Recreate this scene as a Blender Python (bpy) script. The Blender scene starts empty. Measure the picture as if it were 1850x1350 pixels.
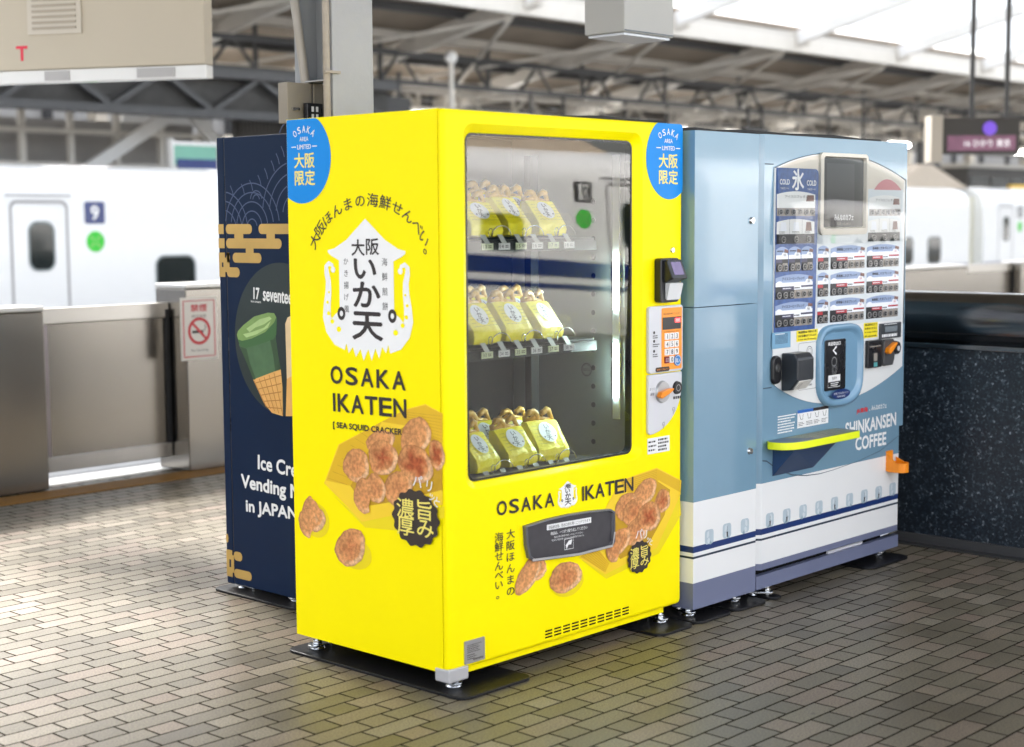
import bpy, bmesh, math, random
from mathutils import Vector, Matrix
random.seed(7)
rad = math.radians
sc = bpy.context.scene
col = sc.collection
DZ = -0.045            # measurements were taken with the paving at z = 0.045; everything is lowered by this

# ------------------------------------------------------------------ camera
FPX = 2819.836
CX = Vector((-3.29035851, -3.33835788, 1.49338639))
cr = Vector((0.68101108, -0.73224057, -0.00690284))
cu = Vector((0.075737, 0.06105594, 0.99525679))
cf = Vector((0.72834594, 0.6783037, -0.09703748))
cam = bpy.data.cameras.new("camera")
cam.sensor_width = 36
cam.lens = FPX / 1850 * 36
cam.clip_end = 2000
cam.dof.use_dof = True
cam.dof.focus_distance = 5.65
cam.dof.aperture_fstop = 2.2
camo = bpy.data.objects.new("camera", cam)
col.objects.link(camo)
camo.matrix_world = Matrix(((cr.x, cu.x, -cf.x, CX.x), (cr.y, cu.y, -cf.y, CX.y), (cr.z, cu.z, -cf.z, CX.z + DZ), (0, 0, 0, 1)))
sc.camera = camo

# ------------------------------------------------------------------ sky, sun, exposure
SUN_EL, SUN_AZ = 45, 16          # azimuth: clockwise from +Y
w = bpy.data.worlds.new("World")
sc.world = w
w.use_nodes = True
nt = w.node_tree
sky = nt.nodes.new("ShaderNodeTexSky")
sky.sky_type = 'NISHITA'
sky.sun_disc = False
sky.sun_elevation = rad(SUN_EL)
sky.sun_rotation = rad(SUN_AZ)
sky.dust_density = 4.0
hsv = nt.nodes.new('ShaderNodeHueSaturation'); hsv.inputs['Saturation'].default_value = .38      # hazy, milky sky
nt.links.new(sky.outputs[0], hsv.inputs['Color'])
nt.links.new(hsv.outputs[0], nt.nodes['Background'].inputs[0])
nt.nodes['Background'].inputs[1].default_value = 0.15
sl = bpy.data.lights.new("sun", 'SUN')
sl.energy = 2.8
sl.angle = rad(11)
sl.color = (1, .96, .9)
so = bpy.data.objects.new("sun", sl)
col.objects.link(so)
sd = Vector((math.sin(rad(SUN_AZ)) * math.cos(rad(SUN_EL)), math.cos(rad(SUN_AZ)) * math.cos(rad(SUN_EL)), math.sin(rad(SUN_EL))))
so.rotation_euler = sd.to_track_quat('Z', 'Y').to_euler()
so.location = (-20, -40, 60)
sc.view_settings.view_transform = 'Standard'
sc.view_settings.look = 'None'
sc.view_settings.exposure = 2.38
sc.view_settings.gamma = 1
sc.render.engine = 'CYCLES'
sc.cycles.use_denoising = True
sc.cycles.max_bounces = 8
sc.cycles.transparent_max_bounces = 12
sc.cycles.caustics_reflective = False
sc.cycles.caustics_refractive = False

# ------------------------------------------------------------------ materials
def S(r, g, b):
    return tuple(((c / 255) / 12.92 if c / 255 < .04045 else ((c / 255 + .055) / 1.055) ** 2.4) for c in (r, g, b))

MATS = {}
def mat(name, rgb, rough=.5, metal=0, var=.05, scale=6, bump=0, bscale=60, coat=0, emit=0, rvar=.06, spec=.5, attr=None, wave=0, contrast=0):
    if name in MATS: return MATS[name]
    m = bpy.data.materials.new(name); MATS[name] = m
    m.use_nodes = True
    n = m.node_tree.nodes; l = m.node_tree.links
    b = n['Principled BSDF']
    tc = n.new('ShaderNodeTexCoord')
    nz = n.new('ShaderNodeTexNoise'); nz.inputs['Scale'].default_value = scale; nz.inputs['Detail'].default_value = 5
    l.new(tc.outputs['Object'], nz.inputs['Vector'])
    mx = n.new('ShaderNodeMix'); mx.data_type = 'RGBA'
    mx.inputs['A'].default_value = (*[max(0, c * (1 - var)) for c in rgb], 1)
    mx.inputs['B'].default_value = (*[min(1, c * (1 + var)) for c in rgb], 1)
    nf = nz.outputs['Fac']
    if contrast:
        cm_ = n.new('ShaderNodeMapRange'); cm_.inputs['From Min'].default_value = .5 - contrast; cm_.inputs['From Max'].default_value = .5 + contrast
        l.new(nf, cm_.inputs['Value']); nf = cm_.outputs[0]
    l.new(nf, mx.inputs['Factor'])
    out = mx.outputs['Result']
    if attr:
        at = n.new('ShaderNodeAttribute'); at.attribute_name = attr
        mm = n.new('ShaderNodeMix'); mm.data_type = 'RGBA'; mm.blend_type = 'MULTIPLY'; mm.inputs['Factor'].default_value = 1
        l.new(out, mm.inputs['A']); l.new(at.outputs['Color'], mm.inputs['B']); out = mm.outputs['Result']
    l.new(out, b.inputs['Base Color'])
    mr = n.new('ShaderNodeMapRange'); mr.inputs['To Min'].default_value = max(.02, rough - rvar); mr.inputs['To Max'].default_value = min(1, rough + rvar)
    l.new(nz.outputs['Fac'], mr.inputs['Value']); l.new(mr.outputs[0], b.inputs['Roughness'])
    b.inputs['Metallic'].default_value = metal
    b.inputs['Specular IOR Level'].default_value = spec
    if coat:
        b.inputs['Coat Weight'].default_value = coat; b.inputs['Coat Roughness'].default_value = .06
    if bump:
        n2 = n.new('ShaderNodeTexNoise'); n2.inputs['Scale'].default_value = bscale; n2.inputs['Detail'].default_value = 3
        l.new(tc.outputs['Object'], n2.inputs['Vector'])
        bp = n.new('ShaderNodeBump'); bp.inputs['Strength'].default_value = bump; bp.inputs['Distance'].default_value = .01
        l.new(n2.outputs['Fac'], bp.inputs['Height']); l.new(bp.outputs[0], b.inputs['Normal'])
        if coat: l.new(bp.outputs[0], b.inputs['Coat Normal'])
    if emit:
        b.inputs['Emission Color'].default_value = (*rgb, 1); b.inputs['Emission Strength'].default_value = emit
    return m

def glass(name, tint, refl_min, ior, rough=0):
    if name in MATS: return MATS[name]
    m = bpy.data.materials.new(name); MATS[name] = m
    m.use_nodes = True
    n = m.node_tree.nodes; l = m.node_tree.links
    n.remove(n['Principled BSDF'])
    tr = n.new('ShaderNodeBsdfTransparent'); tr.inputs[0].default_value = (*tint, 1)
    gl = n.new('ShaderNodeBsdfGlossy'); gl.inputs['Roughness'].default_value = rough
    fr = n.new('ShaderNodeFresnel'); fr.inputs['IOR'].default_value = ior
    mr = n.new('ShaderNodeMapRange'); mr.inputs['To Min'].default_value = refl_min
    l.new(fr.outputs[0], mr.inputs['Value'])
    mx = n.new('ShaderNodeMixShader')
    l.new(mr.outputs[0], mx.inputs[0]); l.new(tr.outputs[0], mx.inputs[1]); l.new(gl.outputs[0], mx.inputs[2])
    l.new(mx.outputs[0], n['Material Output'].inputs[0])
    return m

YEL = mat('yellow_paint', (.95, .80, 0), .42, var=.015, scale=3, rvar=.03, spec=.12)
BLUE = mat('blue_paint', S(115, 149, 170), .2, var=.03, coat=.9, bump=.05, bscale=2.2)
BLUED = mat('blue_moulding', S(118, 163, 192), .3, var=.03, coat=.3)
WHITE = mat('white_paint', (.78, .78, .77), .3, var=.02, coat=.2)
CREAM = mat('cream_plastic', (.66, .60, .50), .3, var=.02)
NAVY = mat('navy_stripe', S(20, 48, 104), .3)
NAVYD = mat('navy_dark_stripe', S(18, 40, 60), .3)
VIOLET = mat('grey_violet_paint', S(106, 112, 138), .35, var=.05)
INK = mat('dark_ink', (.018, .012, .012), .45, var=.1)
WINK = mat('white_ink', (.8, .8, .79), .4, var=.03)
CYAN = mat('cyan_print', S(0, 132, 214), .45, var=.03, spec=.25)
GOLDI = mat('pale_gold_ink', S(238, 222, 110), .4)
BLACK = mat('black_plastic', (.012, .012, .014), .28, var=.1)
BLACKM = mat('black_interior', (.004, .004, .004), .7, var=.2, spec=.1)
PLATE = mat('black_steel_plate', (.008, .008, .009), .42, var=.3, scale=30, bump=.1, bscale=120, spec=.25)
CHROME = mat('zinc_metal', (.72, .73, .74), .18, 1, var=.08)
GREYP = mat('grey_plastic', (.42, .41, .41), .4, var=.04)
LGREY = mat('light_grey_plastic', (.60, .60, .62), .35, var=.03)
ORANGE = mat('orange_plastic', S(240, 140, 20), .35, var=.04)
ORPR = mat('orange_print', S(244, 150, 40), .4)
RED = mat('red_print', S(190, 40, 48), .4)
NEON = mat('neon_yellow_edge', (.78, .86, .01), .4, var=.02)
NAVYP = mat('navy_body', S(14, 33, 60), .4, var=.06, spec=.14)
WAVE = mat('blue_grey_ink', S(66, 80, 112), .4)
GOLD = mat('gold_ink', S(196, 160, 88), .35, .3, var=.25, scale=5)
DKGRN = mat('dark_green_print', S(20, 38, 40), .35)
STEEL = mat('brushed_steel', (.50, .48, .45), .3, 1, var=.1, scale=4, rvar=.08)
STEELD = mat('dark_steel', (.16, .16, .17), .35, 1, var=.2)
RUBBER = mat('black_rubber', (.02, .02, .02), .7)

# ------------------------------------------------------------------ mesh helpers
class Frame:
    def __init__(s, o, U, V, N):
        s.o, s.U, s.V, s.N = Vector(o), Vector(U), Vector(V), Vector(N)
    def pt(s, u, v, d=0): return s.o + s.U * u + s.V * v + s.N * d
    def px(s, x, y):                       # a measured photo point, read on this plane
        d = cf + cr * ((x - 925) / FPX) - cu * ((y - 675) / FPX)
        t = (s.o - CX).dot(s.N) / d.dot(s.N)
        q = CX + d * t - s.o
        return q.dot(s.U), q.dot(s.V)
    def box(s, x0, y0, x1, y1):
        xm, ym = (x0 + x1) / 2, (y0 + y1) / 2
        return s.px(x0, ym)[0], s.px(x1, ym)[0], s.px(xm, y1)[1], s.px(xm, y0)[1]

def at(x, y, Y=None, X=None):
    d = cf + cr * ((x - 925) / FPX) - cu * ((y - 675) / FPX)
    t = (Y - CX.y) / d.y if Y is not None else (X - CX.x) / d.x
    return CX + d * t

ORG = {}
class MB:
    def __init__(s): s.v = []; s.f = []; s.c = None; s.marks = []
    def use(s, m): s.marks.append((len(s.f), m)); return s
    def add(s, vs, fs):
        b = len(s.v); s.v += [Vector(p) for p in vs]; s.f += [tuple(i + b for i in f) for f in fs]; return s
    def box(s, x0, x1, y0, y1, z0, z1):
        vs = [(x, y, z) for x in (x0, x1) for y in (y0, y1) for z in (z0, z1)]
        return s.add(vs, [(0, 1, 3, 2), (4, 6, 7, 5), (0, 4, 5, 1), (2, 3, 7, 6), (0, 2, 6, 4), (1, 5, 7, 3)])
    def fbox(s, fr, u0, u1, v0, v1, d0, d1):
        return s.prism(fr, [(u0, v0), (u1, v0), (u1, v1), (u0, v1)], d0, d1)
    def poly(s, fr, pts, d):
        return s.add([fr.pt(u, v, d) for u, v in pts], [tuple(range(len(pts)))])
    def prism(s, fr, pts, d0, d1, taper=1):
        n = len(pts)
        cxu = sum(p[0] for p in pts) / n; cxv = sum(p[1] for p in pts) / n
        vs = [fr.pt(u, v, d0) for u, v in pts] + [fr.pt(cxu + (u - cxu) * taper, cxv + (v - cxv) * taper, d1) for u, v in pts]
        fs = [tuple(range(n))[::-1], tuple(range(n, 2 * n))] + [(i, (i + 1) % n, n + (i + 1) % n, n + i) for i in range(n)]
        return s.add(vs, fs)
    def loops(s, L, close0=False, close1=False):
        n = len(L[0]); b = len(s.v)
        for lp in L: s.v += [Vector(p) for p in lp]
        for k in range(len(L) - 1):
            for i in range(n):
                j = (i + 1) % n
                s.f.append((b + k * n + i, b + k * n + j, b + (k + 1) * n + j, b + (k + 1) * n + i))
        if close0: s.f.append(tuple(b + i for i in range(n))[::-1])
        if close1: s.f.append(tuple(b + (len(L) - 1) * n + i for i in range(n)))
        return s
    def tube(s, pts, r, n=10):
        pts = [Vector(p) for p in pts]; L = []
        for i, p in enumerate(pts):
            t = (pts[min(i + 1, len(pts) - 1)] - pts[max(i - 1, 0)]).normalized()
            a = t.cross(Vector((0, 0, 1)) if abs(t.z) < .9 else Vector((1, 0, 0))).normalized(); b2 = t.cross(a)
            rr = r[i] if isinstance(r, (list, tuple)) else r
            L.append([p + a * (rr * math.cos(k * 2 * math.pi / n)) + b2 * (rr * math.sin(k * 2 * math.pi / n)) for k in range(n)])
        return s.loops(L, True, True)
    def bar(s, a, b, wd, ht):
        a, b = Vector(a), Vector(b); t = (b - a).normalized()
        sx = t.cross(Vector((0, 0, 1))); sx = sx.normalized() if sx.length > 1e-4 else Vector((1, 0, 0))
        up = sx.cross(t)
        L = [[p + sx * (i * wd / 2) + up * (j * ht / 2) for i, j in ((-1, -1), (1, -1), (1, 1), (-1, 1))] for p in (a, b)]
        return s.loops(L, True, True)
    def cyl(s, fr, u, v, r, d0, d1, n=20, r1=None):
        c = [(math.cos(k * 2 * math.pi / n), math.sin(k * 2 * math.pi / n)) for k in range(n)]
        r1 = r if r1 is None else r1
        return s.loops([[fr.pt(u + r * a, v + r * b, d0) for a, b in c], [fr.pt(u + r1 * a, v + r1 * b, d1) for a, b in c]], True, True)
    def ring(s, fr, u, v, r0, r1, d, n=28, sy=1):
        c = [(math.cos(k * 2 * math.pi / n), math.sin(k * 2 * math.pi / n)) for k in range(n)]
        return s.loops([[fr.pt(u + r0 * a, v + r0 * b * sy, d) for a, b in c], [fr.pt(u + r1 * a, v + r1 * b * sy, d) for a, b in c]])
    def stroke(s, fr, pts, wd, d, dd=0):
        n = len(pts); Ls = []
        for i, p in enumerate(pts):
            a, b = pts[max(i - 1, 0)], pts[min(i + 1, n - 1)]
            tx, ty = b[0] - a[0], b[1] - a[1]; q = math.hypot(tx, ty) or 1
            ww = (wd[i] if isinstance(wd, (list, tuple)) else wd) / 2
            Ls.append((fr.pt(p[0] - ty / q * ww, p[1] + tx / q * ww, d), fr.pt(p[0] + ty / q * ww, p[1] - tx / q * ww, d)))
        b0 = len(s.v)
        for q in Ls: s.v += list(q)
        for i in range(n - 1): s.f.append((b0 + 2 * i, b0 + 2 * i + 1, b0 + 2 * i + 3, b0 + 2 * i + 2))
        return s
    def build(s, name, m, parent=None, bevel=0, smooth=False, label=None, cat=None, group=None, kind=None, seg=2):
        me = bpy.data.meshes.new(name)
        if parent is not None:
            o0 = ORG[parent]
        else:
            xs = [p.x for p in s.v]; ys = [p.y for p in s.v]; zs = [p.z for p in s.v]
            o0 = Vector(((min(xs) + max(xs)) / 2, (min(ys) + max(ys)) / 2, min(zs)))
        me.from_pydata([tuple(p - o0) for p in s.v], [], s.f)
        mats = [m]
        if s.marks:
            mats = []
            for _, q in s.marks:
                if q not in mats: mats.append(q)
            for i, (a0, q) in enumerate(s.marks):
                a1 = s.marks[i + 1][0] if i + 1 < len(s.marks) else len(s.f)
                for fi in range(a0, a1): me.polygons[fi].material_index = mats.index(q)
        bm = bmesh.new(); bm.from_mesh(me)
        if not s.c: bmesh.ops.remove_doubles(bm, verts=bm.verts, dist=1e-6)
        bmesh.ops.recalc_face_normals(bm, faces=bm.faces)
        bm.to_mesh(me); bm.free()
        if s.c and len(s.c) == len(me.vertices):
            ca = me.color_attributes.new('Col', 'FLOAT_COLOR', 'POINT')
            for i, c in enumerate(s.c): ca.data[i].color = (*c, 1)
        for q in mats: me.materials.append(q)
        o = bpy.data.objects.new(name, me); col.objects.link(o)
        if parent is not None:
            o.parent = parent
        else:
            o.location = o0 + Vector((0, 0, DZ))
        ORG[o] = o0
        if smooth:
            for p in me.polygons: p.use_smooth = True
        if bevel:
            md = o.modifiers.new('bevel', 'BEVEL'); md.width = bevel; md.segments = seg; md.limit_method = 'ANGLE'; md.angle_limit = rad(40)
        tag(o, label, cat, group, kind)
        return o

def tag(o, label=None, cat=None, group=None, kind=None):
    if label: o['label'] = label
    if cat: o['category'] = cat
    if group: o['group'] = group
    if kind: o['kind'] = kind

def empty(name, loc, label, cat, group=None):
    o = bpy.data.objects.new(name, None); col.objects.link(o)
    o.empty_display_size = .1
    o.location = Vector(loc) + Vector((0, 0, DZ)); ORG[o] = Vector(loc)
    tag(o, label, cat, group)
    return o

def copy_tree(o, parent=None):
    c = o.copy(); col.objects.link(c)
    if parent is not None: c.parent = parent
    for ch in list(o.children): copy_tree(ch, c)
    return c

def rrect(x0, x1, y0, y1, r, n=5):
    out = []
    for cx_, cy_, a0 in ((x1 - r, y1 - r, 0), (x0 + r, y1 - r, 90), (x0 + r, y0 + r, 180), (x1 - r, y0 + r, 270)):
        for k in range(n + 1):
            a = rad(a0 + 90 * k / n); out.append((cx_ + r * math.cos(a), cy_ + r * math.sin(a)))
    return out

def ell(cx_, cy_, rx, ry, n=40): return [(cx_ + rx * math.cos(2 * math.pi * k / n), cy_ + ry * math.sin(2 * math.pi * k / n)) for k in range(n)]
def arc(cx_, cy_, r, a0, a1, n=16, ry=None):
    ry = r if ry is None else ry
    return [(cx_ + r * math.cos(rad(a0 + (a1 - a0) * k / n)), cy_ + ry * math.sin(rad(a0 + (a1 - a0) * k / n))) for k in range(n + 1)]

TC = {}
def tmesh(s, bold):
    if (s, bold) in TC: return TC[(s, bold)]
    c = bpy.data.curves.new('t', 'FONT'); c.body = s; c.size = 1; c.resolution_u = 3; c.offset = bold
    o = bpy.data.objects.new('t', c); col.objects.link(o)
    bpy.context.view_layer.update()
    me = bpy.data.meshes.new_from_object(o.evaluated_get(bpy.context.evaluated_depsgraph_get()))
    vs = [(v.co.x, v.co.y) for v in me.vertices]; fs = [tuple(p.vertices) for p in me.polygons]
    bpy.data.objects.remove(o); bpy.data.curves.remove(c); bpy.data.meshes.remove(me)
    TC[(s, bold)] = (vs, fs)
    return vs, fs

def cjk(s): return any(ord(c) > 0x2e80 for c in s)
def text(mb, fr, s, u, v, h, wd=None, rot=0, bold=.0, d=.0018, al='c'):
    if bold > .004:
        q = min(bold, .05) * h * .75
        for k in range(8): text1(mb, fr, s, u + q * math.cos(k * math.pi / 4), v + q * math.sin(k * math.pi / 4), h, wd, rot, 0, d + .00006 * k, al)
    else: text1(mb, fr, s, u, v, h, wd, rot, 0, d, al)
def text1(mb, fr, s, u, v, h, wd=None, rot=0, bold=.0, d=.0018, al='c'):
    """text of bounding height h (and width wd) centred on u, v"""
    vs, fs = tmesh(s, bold)
    if not vs: return
    x0, x1 = min(p[0] for p in vs), max(p[0] for p in vs); y0, y1 = min(p[1] for p in vs), max(p[1] for p in vs)
    sy = h / max(y1 - y0, 1e-6); sx = wd / max(x1 - x0, 1e-6) if wd else sy
    cx_ = {'c': (x0 + x1) / 2, 'l': x0, 'r': x1}[al]; cy_ = (y0 + y1) / 2
    ca, sa = math.cos(rot), math.sin(rot)
    out = []
    for x, y in vs:
        a, b = (x - cx_) * sx, (y - cy_) * sy
        out.append(fr.pt(u + a * ca - b * sa, v + a * sa + b * ca, d))
    mb.add(out, fs)

def glyph(mb, fr, ch, u, v, em, rot=0, bold=.0, d=.0018, sx=1):
    if bold > .004:
        q = bold * em * .8
        for k, (a, b) in enumerate(((-q * 1.2, 0), (q * 1.2, 0), (0, -q), (0, q))): glyph1(mb, fr, ch, u + a, v + b, em, rot, 0, d + .00012 * k, sx)
    else: glyph1(mb, fr, ch, u, v, em, rot, 0, d, sx)
def glyph1(mb, fr, ch, u, v, em, rot=0, bold=.0, d=.0018, sx=1):
    """one character on its em square centred at u, v (keeps the relative size of kana)"""
    vs, fs = tmesh(ch, bold)
    if not vs: return
    x0, x1 = min(p[0] for p in vs), max(p[0] for p in vs)
    cx_ = (x0 + x1) / 2 if ch not in '。、' else .35; cy_ = .36
    ca, sa = math.cos(rot), math.sin(rot); out = []
    for x, y in vs:
        a, b = (x - cx_) * em * sx, (y - cy_) * em
        out.append(fr.pt(u + a * ca - b * sa, v + a * sa + b * ca, d))
    mb.add(out, fs)

def tpx(mb, fr, s, xl, yl, xr, yr, hpx, bold=0, d=.0018):
    """text whose baseline runs from photo point (xl,yl) to (xr,yr), hpx tall at its left end"""
    a = fr.px(xl, yl); b = fr.px(xr, yr); c = fr.px(xl, yl - hpx)
    h = abs(c[1] - a[1]); wd = math.hypot(b[0] - a[0], b[1] - a[1]); ro = math.atan2(b[1] - a[1], b[0] - a[0])
    text(mb, fr, s, (a[0] + b[0]) / 2 - math.sin(ro) * h / 2, (a[1] + b[1]) / 2 + math.cos(ro) * h / 2, h, wd, ro, bold, d)

def smallprint(mb, fr, u0, u1, v0, v1, rows, d=.0016, seed=1, fill=.55):
    """fine unreadable print: rows of short dashes"""
    rnd = random.Random(seed); rh = (v1 - v0) / rows
    for r_ in range(rows):
        x = u0; vv = v1 - (r_ + .5) * rh
        end = u1 - (u1 - u0) * rnd.uniform(0, .35)
        while x < end:
            l_ = rnd.uniform(.35, 1.0) * rh
            x2 = min(x + l_, end)
            mb.poly(fr, [(x, vv - rh * fill / 2), (x2, vv - rh * fill / 2), (x2, vv + rh * fill / 2), (x, vv + rh * fill / 2)], d)
            x = x2 + rh * .22

Z = (0, 0, 1)
FR = Frame((0, 0, 0), (1, 0, 0), Z, (0, -1, 0))
SD = Frame((0, 0, 0), (0, -1, 0), Z, (-1, 0, 0))
IC = Frame((.394, 0, 0), (0, -1, 0), Z, (-1, 0, 0))
BL = Frame((0, -.038, 0), (1, 0, 0), Z, (0, -1, 0))
FL = Frame((0, 0, 0), (1, 0, 0), (0, 1, 0), Z)


# ------------------------------------------------------------------ the setting
def paving_mat():
    m = bpy.data.materials.new('brick_paving'); m.use_nodes = True
    n = m.node_tree.nodes; l = m.node_tree.links; b = n['Principled BSDF']
    def M(op, a, c=None, cl=False):
        x = n.new('ShaderNodeMath'); x.operation = op; x.use_clamp = cl
        for i, q in enumerate((a, c)):
            if q is None: continue
            if isinstance(q, (int, float)): x.inputs[i].default_value = q
            else: l.new(q, x.inputs[i])
        return x.outputs[0]
    g = n.new('ShaderNodeNewGeometry'); sp = n.new('ShaderNodeSeparateXYZ'); l.new(g.outputs['Position'], sp.inputs[0])
    wn = n.new('ShaderNodeTexNoise'); wn.inputs['Scale'].default_value = 14; l.new(g.outputs['Position'], wn.inputs['Vector'])
    wob = M('MULTIPLY', M('SUBTRACT', wn.outputs['Fac'], .5), .006)
    P_, RH = .298, .0815
    vv = M('DIVIDE', M('ADD', M('ADD', sp.outputs['Y'], .469 + 40 * RH * 2), wob), RH)
    row = M('FLOOR', vv); fv = M('FRACT', vv)
    par = M('MODULO', M('ABSOLUTE', row), 2)
    uu = M('ADD', M('DIVIDE', M('ADD', M('ADD', sp.outputs['X'], 100 * P_ - .777 + .1), wob), P_), M('MULTIPLY', par, .5))
    cell = M('FLOOR', uu); fu = M('FRACT', uu)
    third = .336
    isl = M('GREATER_THAN', fu, third)
    du = M('MULTIPLY', M('MINIMUM', M('MINIMUM', fu, M('SUBTRACT', 1, fu)), M('ABSOLUTE', M('SUBTRACT', fu, third))), P_)
    dv = M('MULTIPLY', M('MINIMUM', fv, M('SUBTRACT', 1, fv)), RH)
    dist = M('MINIMUM', du, dv)
    mr = n.new('ShaderNodeMapRange'); mr.interpolation_type = 'SMOOTHSTEP'; l.new(dist, mr.inputs['Value'])
    mr.inputs['From Min'].default_value = .0023; mr.inputs['From Max'].default_value = .0046
    brick = mr.outputs[0]
    cb = n.new('ShaderNodeCombineXYZ'); l.new(M('ADD', M('MULTIPLY', cell, 2), isl), cb.inputs[0]); l.new(row, cb.inputs[1])
    wh = n.new('ShaderNodeTexWhiteNoise'); wh.noise_dimensions = '2D'; l.new(cb.outputs[0], wh.inputs['Vector'])
    rp = n.new('ShaderNodeValToRGB'); l.new(wh.outputs['Value'], rp.inputs[0])
    e = rp.color_ramp.elements
    e[0].color = (.098, .084, .060, 1); e[1].color = (.190, .168, .126, 1)
    q = e.new(.35); q.color = (.132, .114, .081, 1); q = e.new(.6); q.color = (.150, .131, .094, 1); q = e.new(.85); q.color = (.172, .132, .100, 1)
    gr = n.new('ShaderNodeTexNoise'); gr.inputs['Scale'].default_value = 170; gr.inputs['Detail'].default_value = 4; l.new(g.outputs['Position'], gr.inputs['Vector'])
    big = n.new('ShaderNodeTexNoise'); big.inputs['Scale'].default_value = 1.3; big.inputs['Detail'].default_value = 6; l.new(g.outputs['Position'], big.inputs['Vector'])
    fac = M('MULTIPLY', M('ADD', M('MULTIPLY', gr.outputs['Fac'], 2.6), -.3), M('ADD', M('MULTIPLY', big.outputs['Fac'], .8), .6))
    hs = n.new('ShaderNodeMix'); hs.data_type = 'RGBA'; hs.blend_type = 'MULTIPLY'; hs.inputs['Factor'].default_value = 1
    cc = n.new('ShaderNodeCombineColor')
    for i in range(3): l.new(fac, cc.inputs[i])
    l.new(rp.outputs[0], hs.inputs['A']); l.new(cc.outputs[0], hs.inputs['B'])
    # dark spots of dirt and gum
    sp2 = n.new('ShaderNodeTexVoronoi'); sp2.inputs['Scale'].default_value = 5; l.new(g.outputs['Position'], sp2.inputs['Vector'])
    jm = n.new('ShaderNodeMix'); jm.data_type = 'RGBA'; jm.inputs['A'].default_value = (.018, .015, .011, 1)
    l.new(hs.outputs['Result'], jm.inputs['B']); l.new(brick, jm.inputs['Factor'])
    dm = n.new('ShaderNodeMapRange'); l.new(sp2.outputs['Distance'], dm.inputs['Value']); dm.inputs['From Min'].default_value = .025; dm.inputs['From Max'].default_value = .05; dm.inputs['To Min'].default_value = .45
    dx = n.new('ShaderNodeMix'); dx.data_type = 'RGBA'; dx.blend_type = 'MULTIPLY'; dx.inputs['Factor'].default_value = 1
    c2 = n.new('ShaderNodeCombineColor')
    for i in range(3): l.new(dm.outputs[0], c2.inputs[i])
    l.new(jm.outputs['Result'], dx.inputs['A']); l.new(c2.outputs[0], dx.inputs['B'])
    l.new(dx.outputs['Result'], b.inputs['Base Color'])
    ro = M('ADD', M('ADD', M('MULTIPLY', big.outputs['Fac'], .08), .30), M('MULTIPLY', M('SUBTRACT', 1, brick), .6))
    ro = M('ADD', ro, M('MULTIPLY', wh.outputs['Value'], .05))
    l.new(ro, b.inputs['Roughness'])
    l.new(M('MULTIPLY', brick, .30), b.inputs['Specular IOR Level'])
    hgt = M('ADD', M('MULTIPLY', brick, 1.0), M('ADD', M('MULTIPLY', gr.outputs['Fac'], .3), M('MULTIPLY', wh.outputs['Value'], .12)))
    bp = n.new('ShaderNodeBump'); bp.inputs['Strength'].default_value = .5; bp.inputs['Distance'].default_value = .0022
    l.new(hgt, bp.inputs['Height']); l.new(bp.outputs[0], b.inputs['Normal'])
    return m

GZ = .045
CONC = mat('concrete', (.42, .41, .39), .8, var=.15, scale=2, bump=.2, bscale=20)
BALL = mat('track_slab', (.5, .49, .47), .85, var=.2, scale=3, bump=.3, bscale=15)
MB().box(-300, 600, -300, 600, -1.6, -1.25).build('ground', BALL, kind='structure')
b = MB().box(-40, 90, -7.12, 4.62, -1.25, GZ - .02); b.build('platform_base', CONC, kind='structure')
MB().box(-40, 90, -7.12, 4.62, GZ - .02, GZ).build('platform_paving', paving_mat(), kind='structure')
MB().box(-40, 90, 4.03, 4.24, GZ, GZ + .005).build('tactile_strip', mat('brown_tactile_strip', S(146, 104, 40), .6, var=.25, scale=20, bump=.3, bscale=30), kind='structure')
MB().box(-40, 90, 4.40, 4.622, GZ, GZ + .004).build('platform_edge', mat('sunlit_edge_white', (.72, .72, .70), .6, var=.08), kind='structure')  # white strip stands in for the sunlit ground beyond the gates
MB().box(-40, 140, 17.6, 30.5, -1.25, GZ).build('far_platform', CONC, kind='structure')
for y_ in (6.6, 8.1, 10.9, 12.35):
    MB().box(-60, 150, y_, y_ + .07, -1.25, -1.09).build('rail', STEELD, kind='structure')

# ------------------------------------------------------------------ canopy over this platform (out of view; edges and pale boards set to shape the light)
canopy = empty('platform_canopy', (20, -1.2, 3.9), 'steel platform canopy sheltering the vending machines, held up by the grey column', 'canopy')
ROOFM = mat('canopy_boards', (.46, .42, .36), .8, var=.2)
b = MB()
for y0, z0, y1, z1 in ((-2.9, 4.5, -.6, 4.0), (-.6, 4.0, 5.5, 4.79)):
    b.add([(-3.0, y0, z0), (70, y0, z0), (70, y1, z1), (-3.0, y1, z1), (-3.0, y0, z0 + .12), (70, y0, z0 + .12), (70, y1, z1 + .12), (-3.0, y1, z1 + .12)],
          [(0, 1, 2, 3), (4, 5, 6, 7), (0, 1, 5, 4), (3, 2, 6, 7), (0, 3, 7, 4), (1, 2, 6, 5)])
b.build('roof_boards', ROOFM, canopy)
b = MB()
for k in range(18):
    x = -2.8 + 4 * k
    b.bar((x, -2.9, 4.36), (x, -.6, 3.85), .12, .26); b.bar((x, -.6, 3.85), (x, 5.5, 4.64), .12, .26)
b.build('rafters', mat('canopy_steel', (.42, .40, .37), .5, var=.1), canopy)

# ------------------------------------------------------------------ yellow snack vending machine
W_, D_, TOP, BOT = 1.185, .7303, 1.83, .108
ym = empty('snack_vending_machine', (W_ / 2, D_ / 2, GZ), 'bright yellow snack vending machine with a large glass window and squid cracker artwork', 'vending machine')
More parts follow.
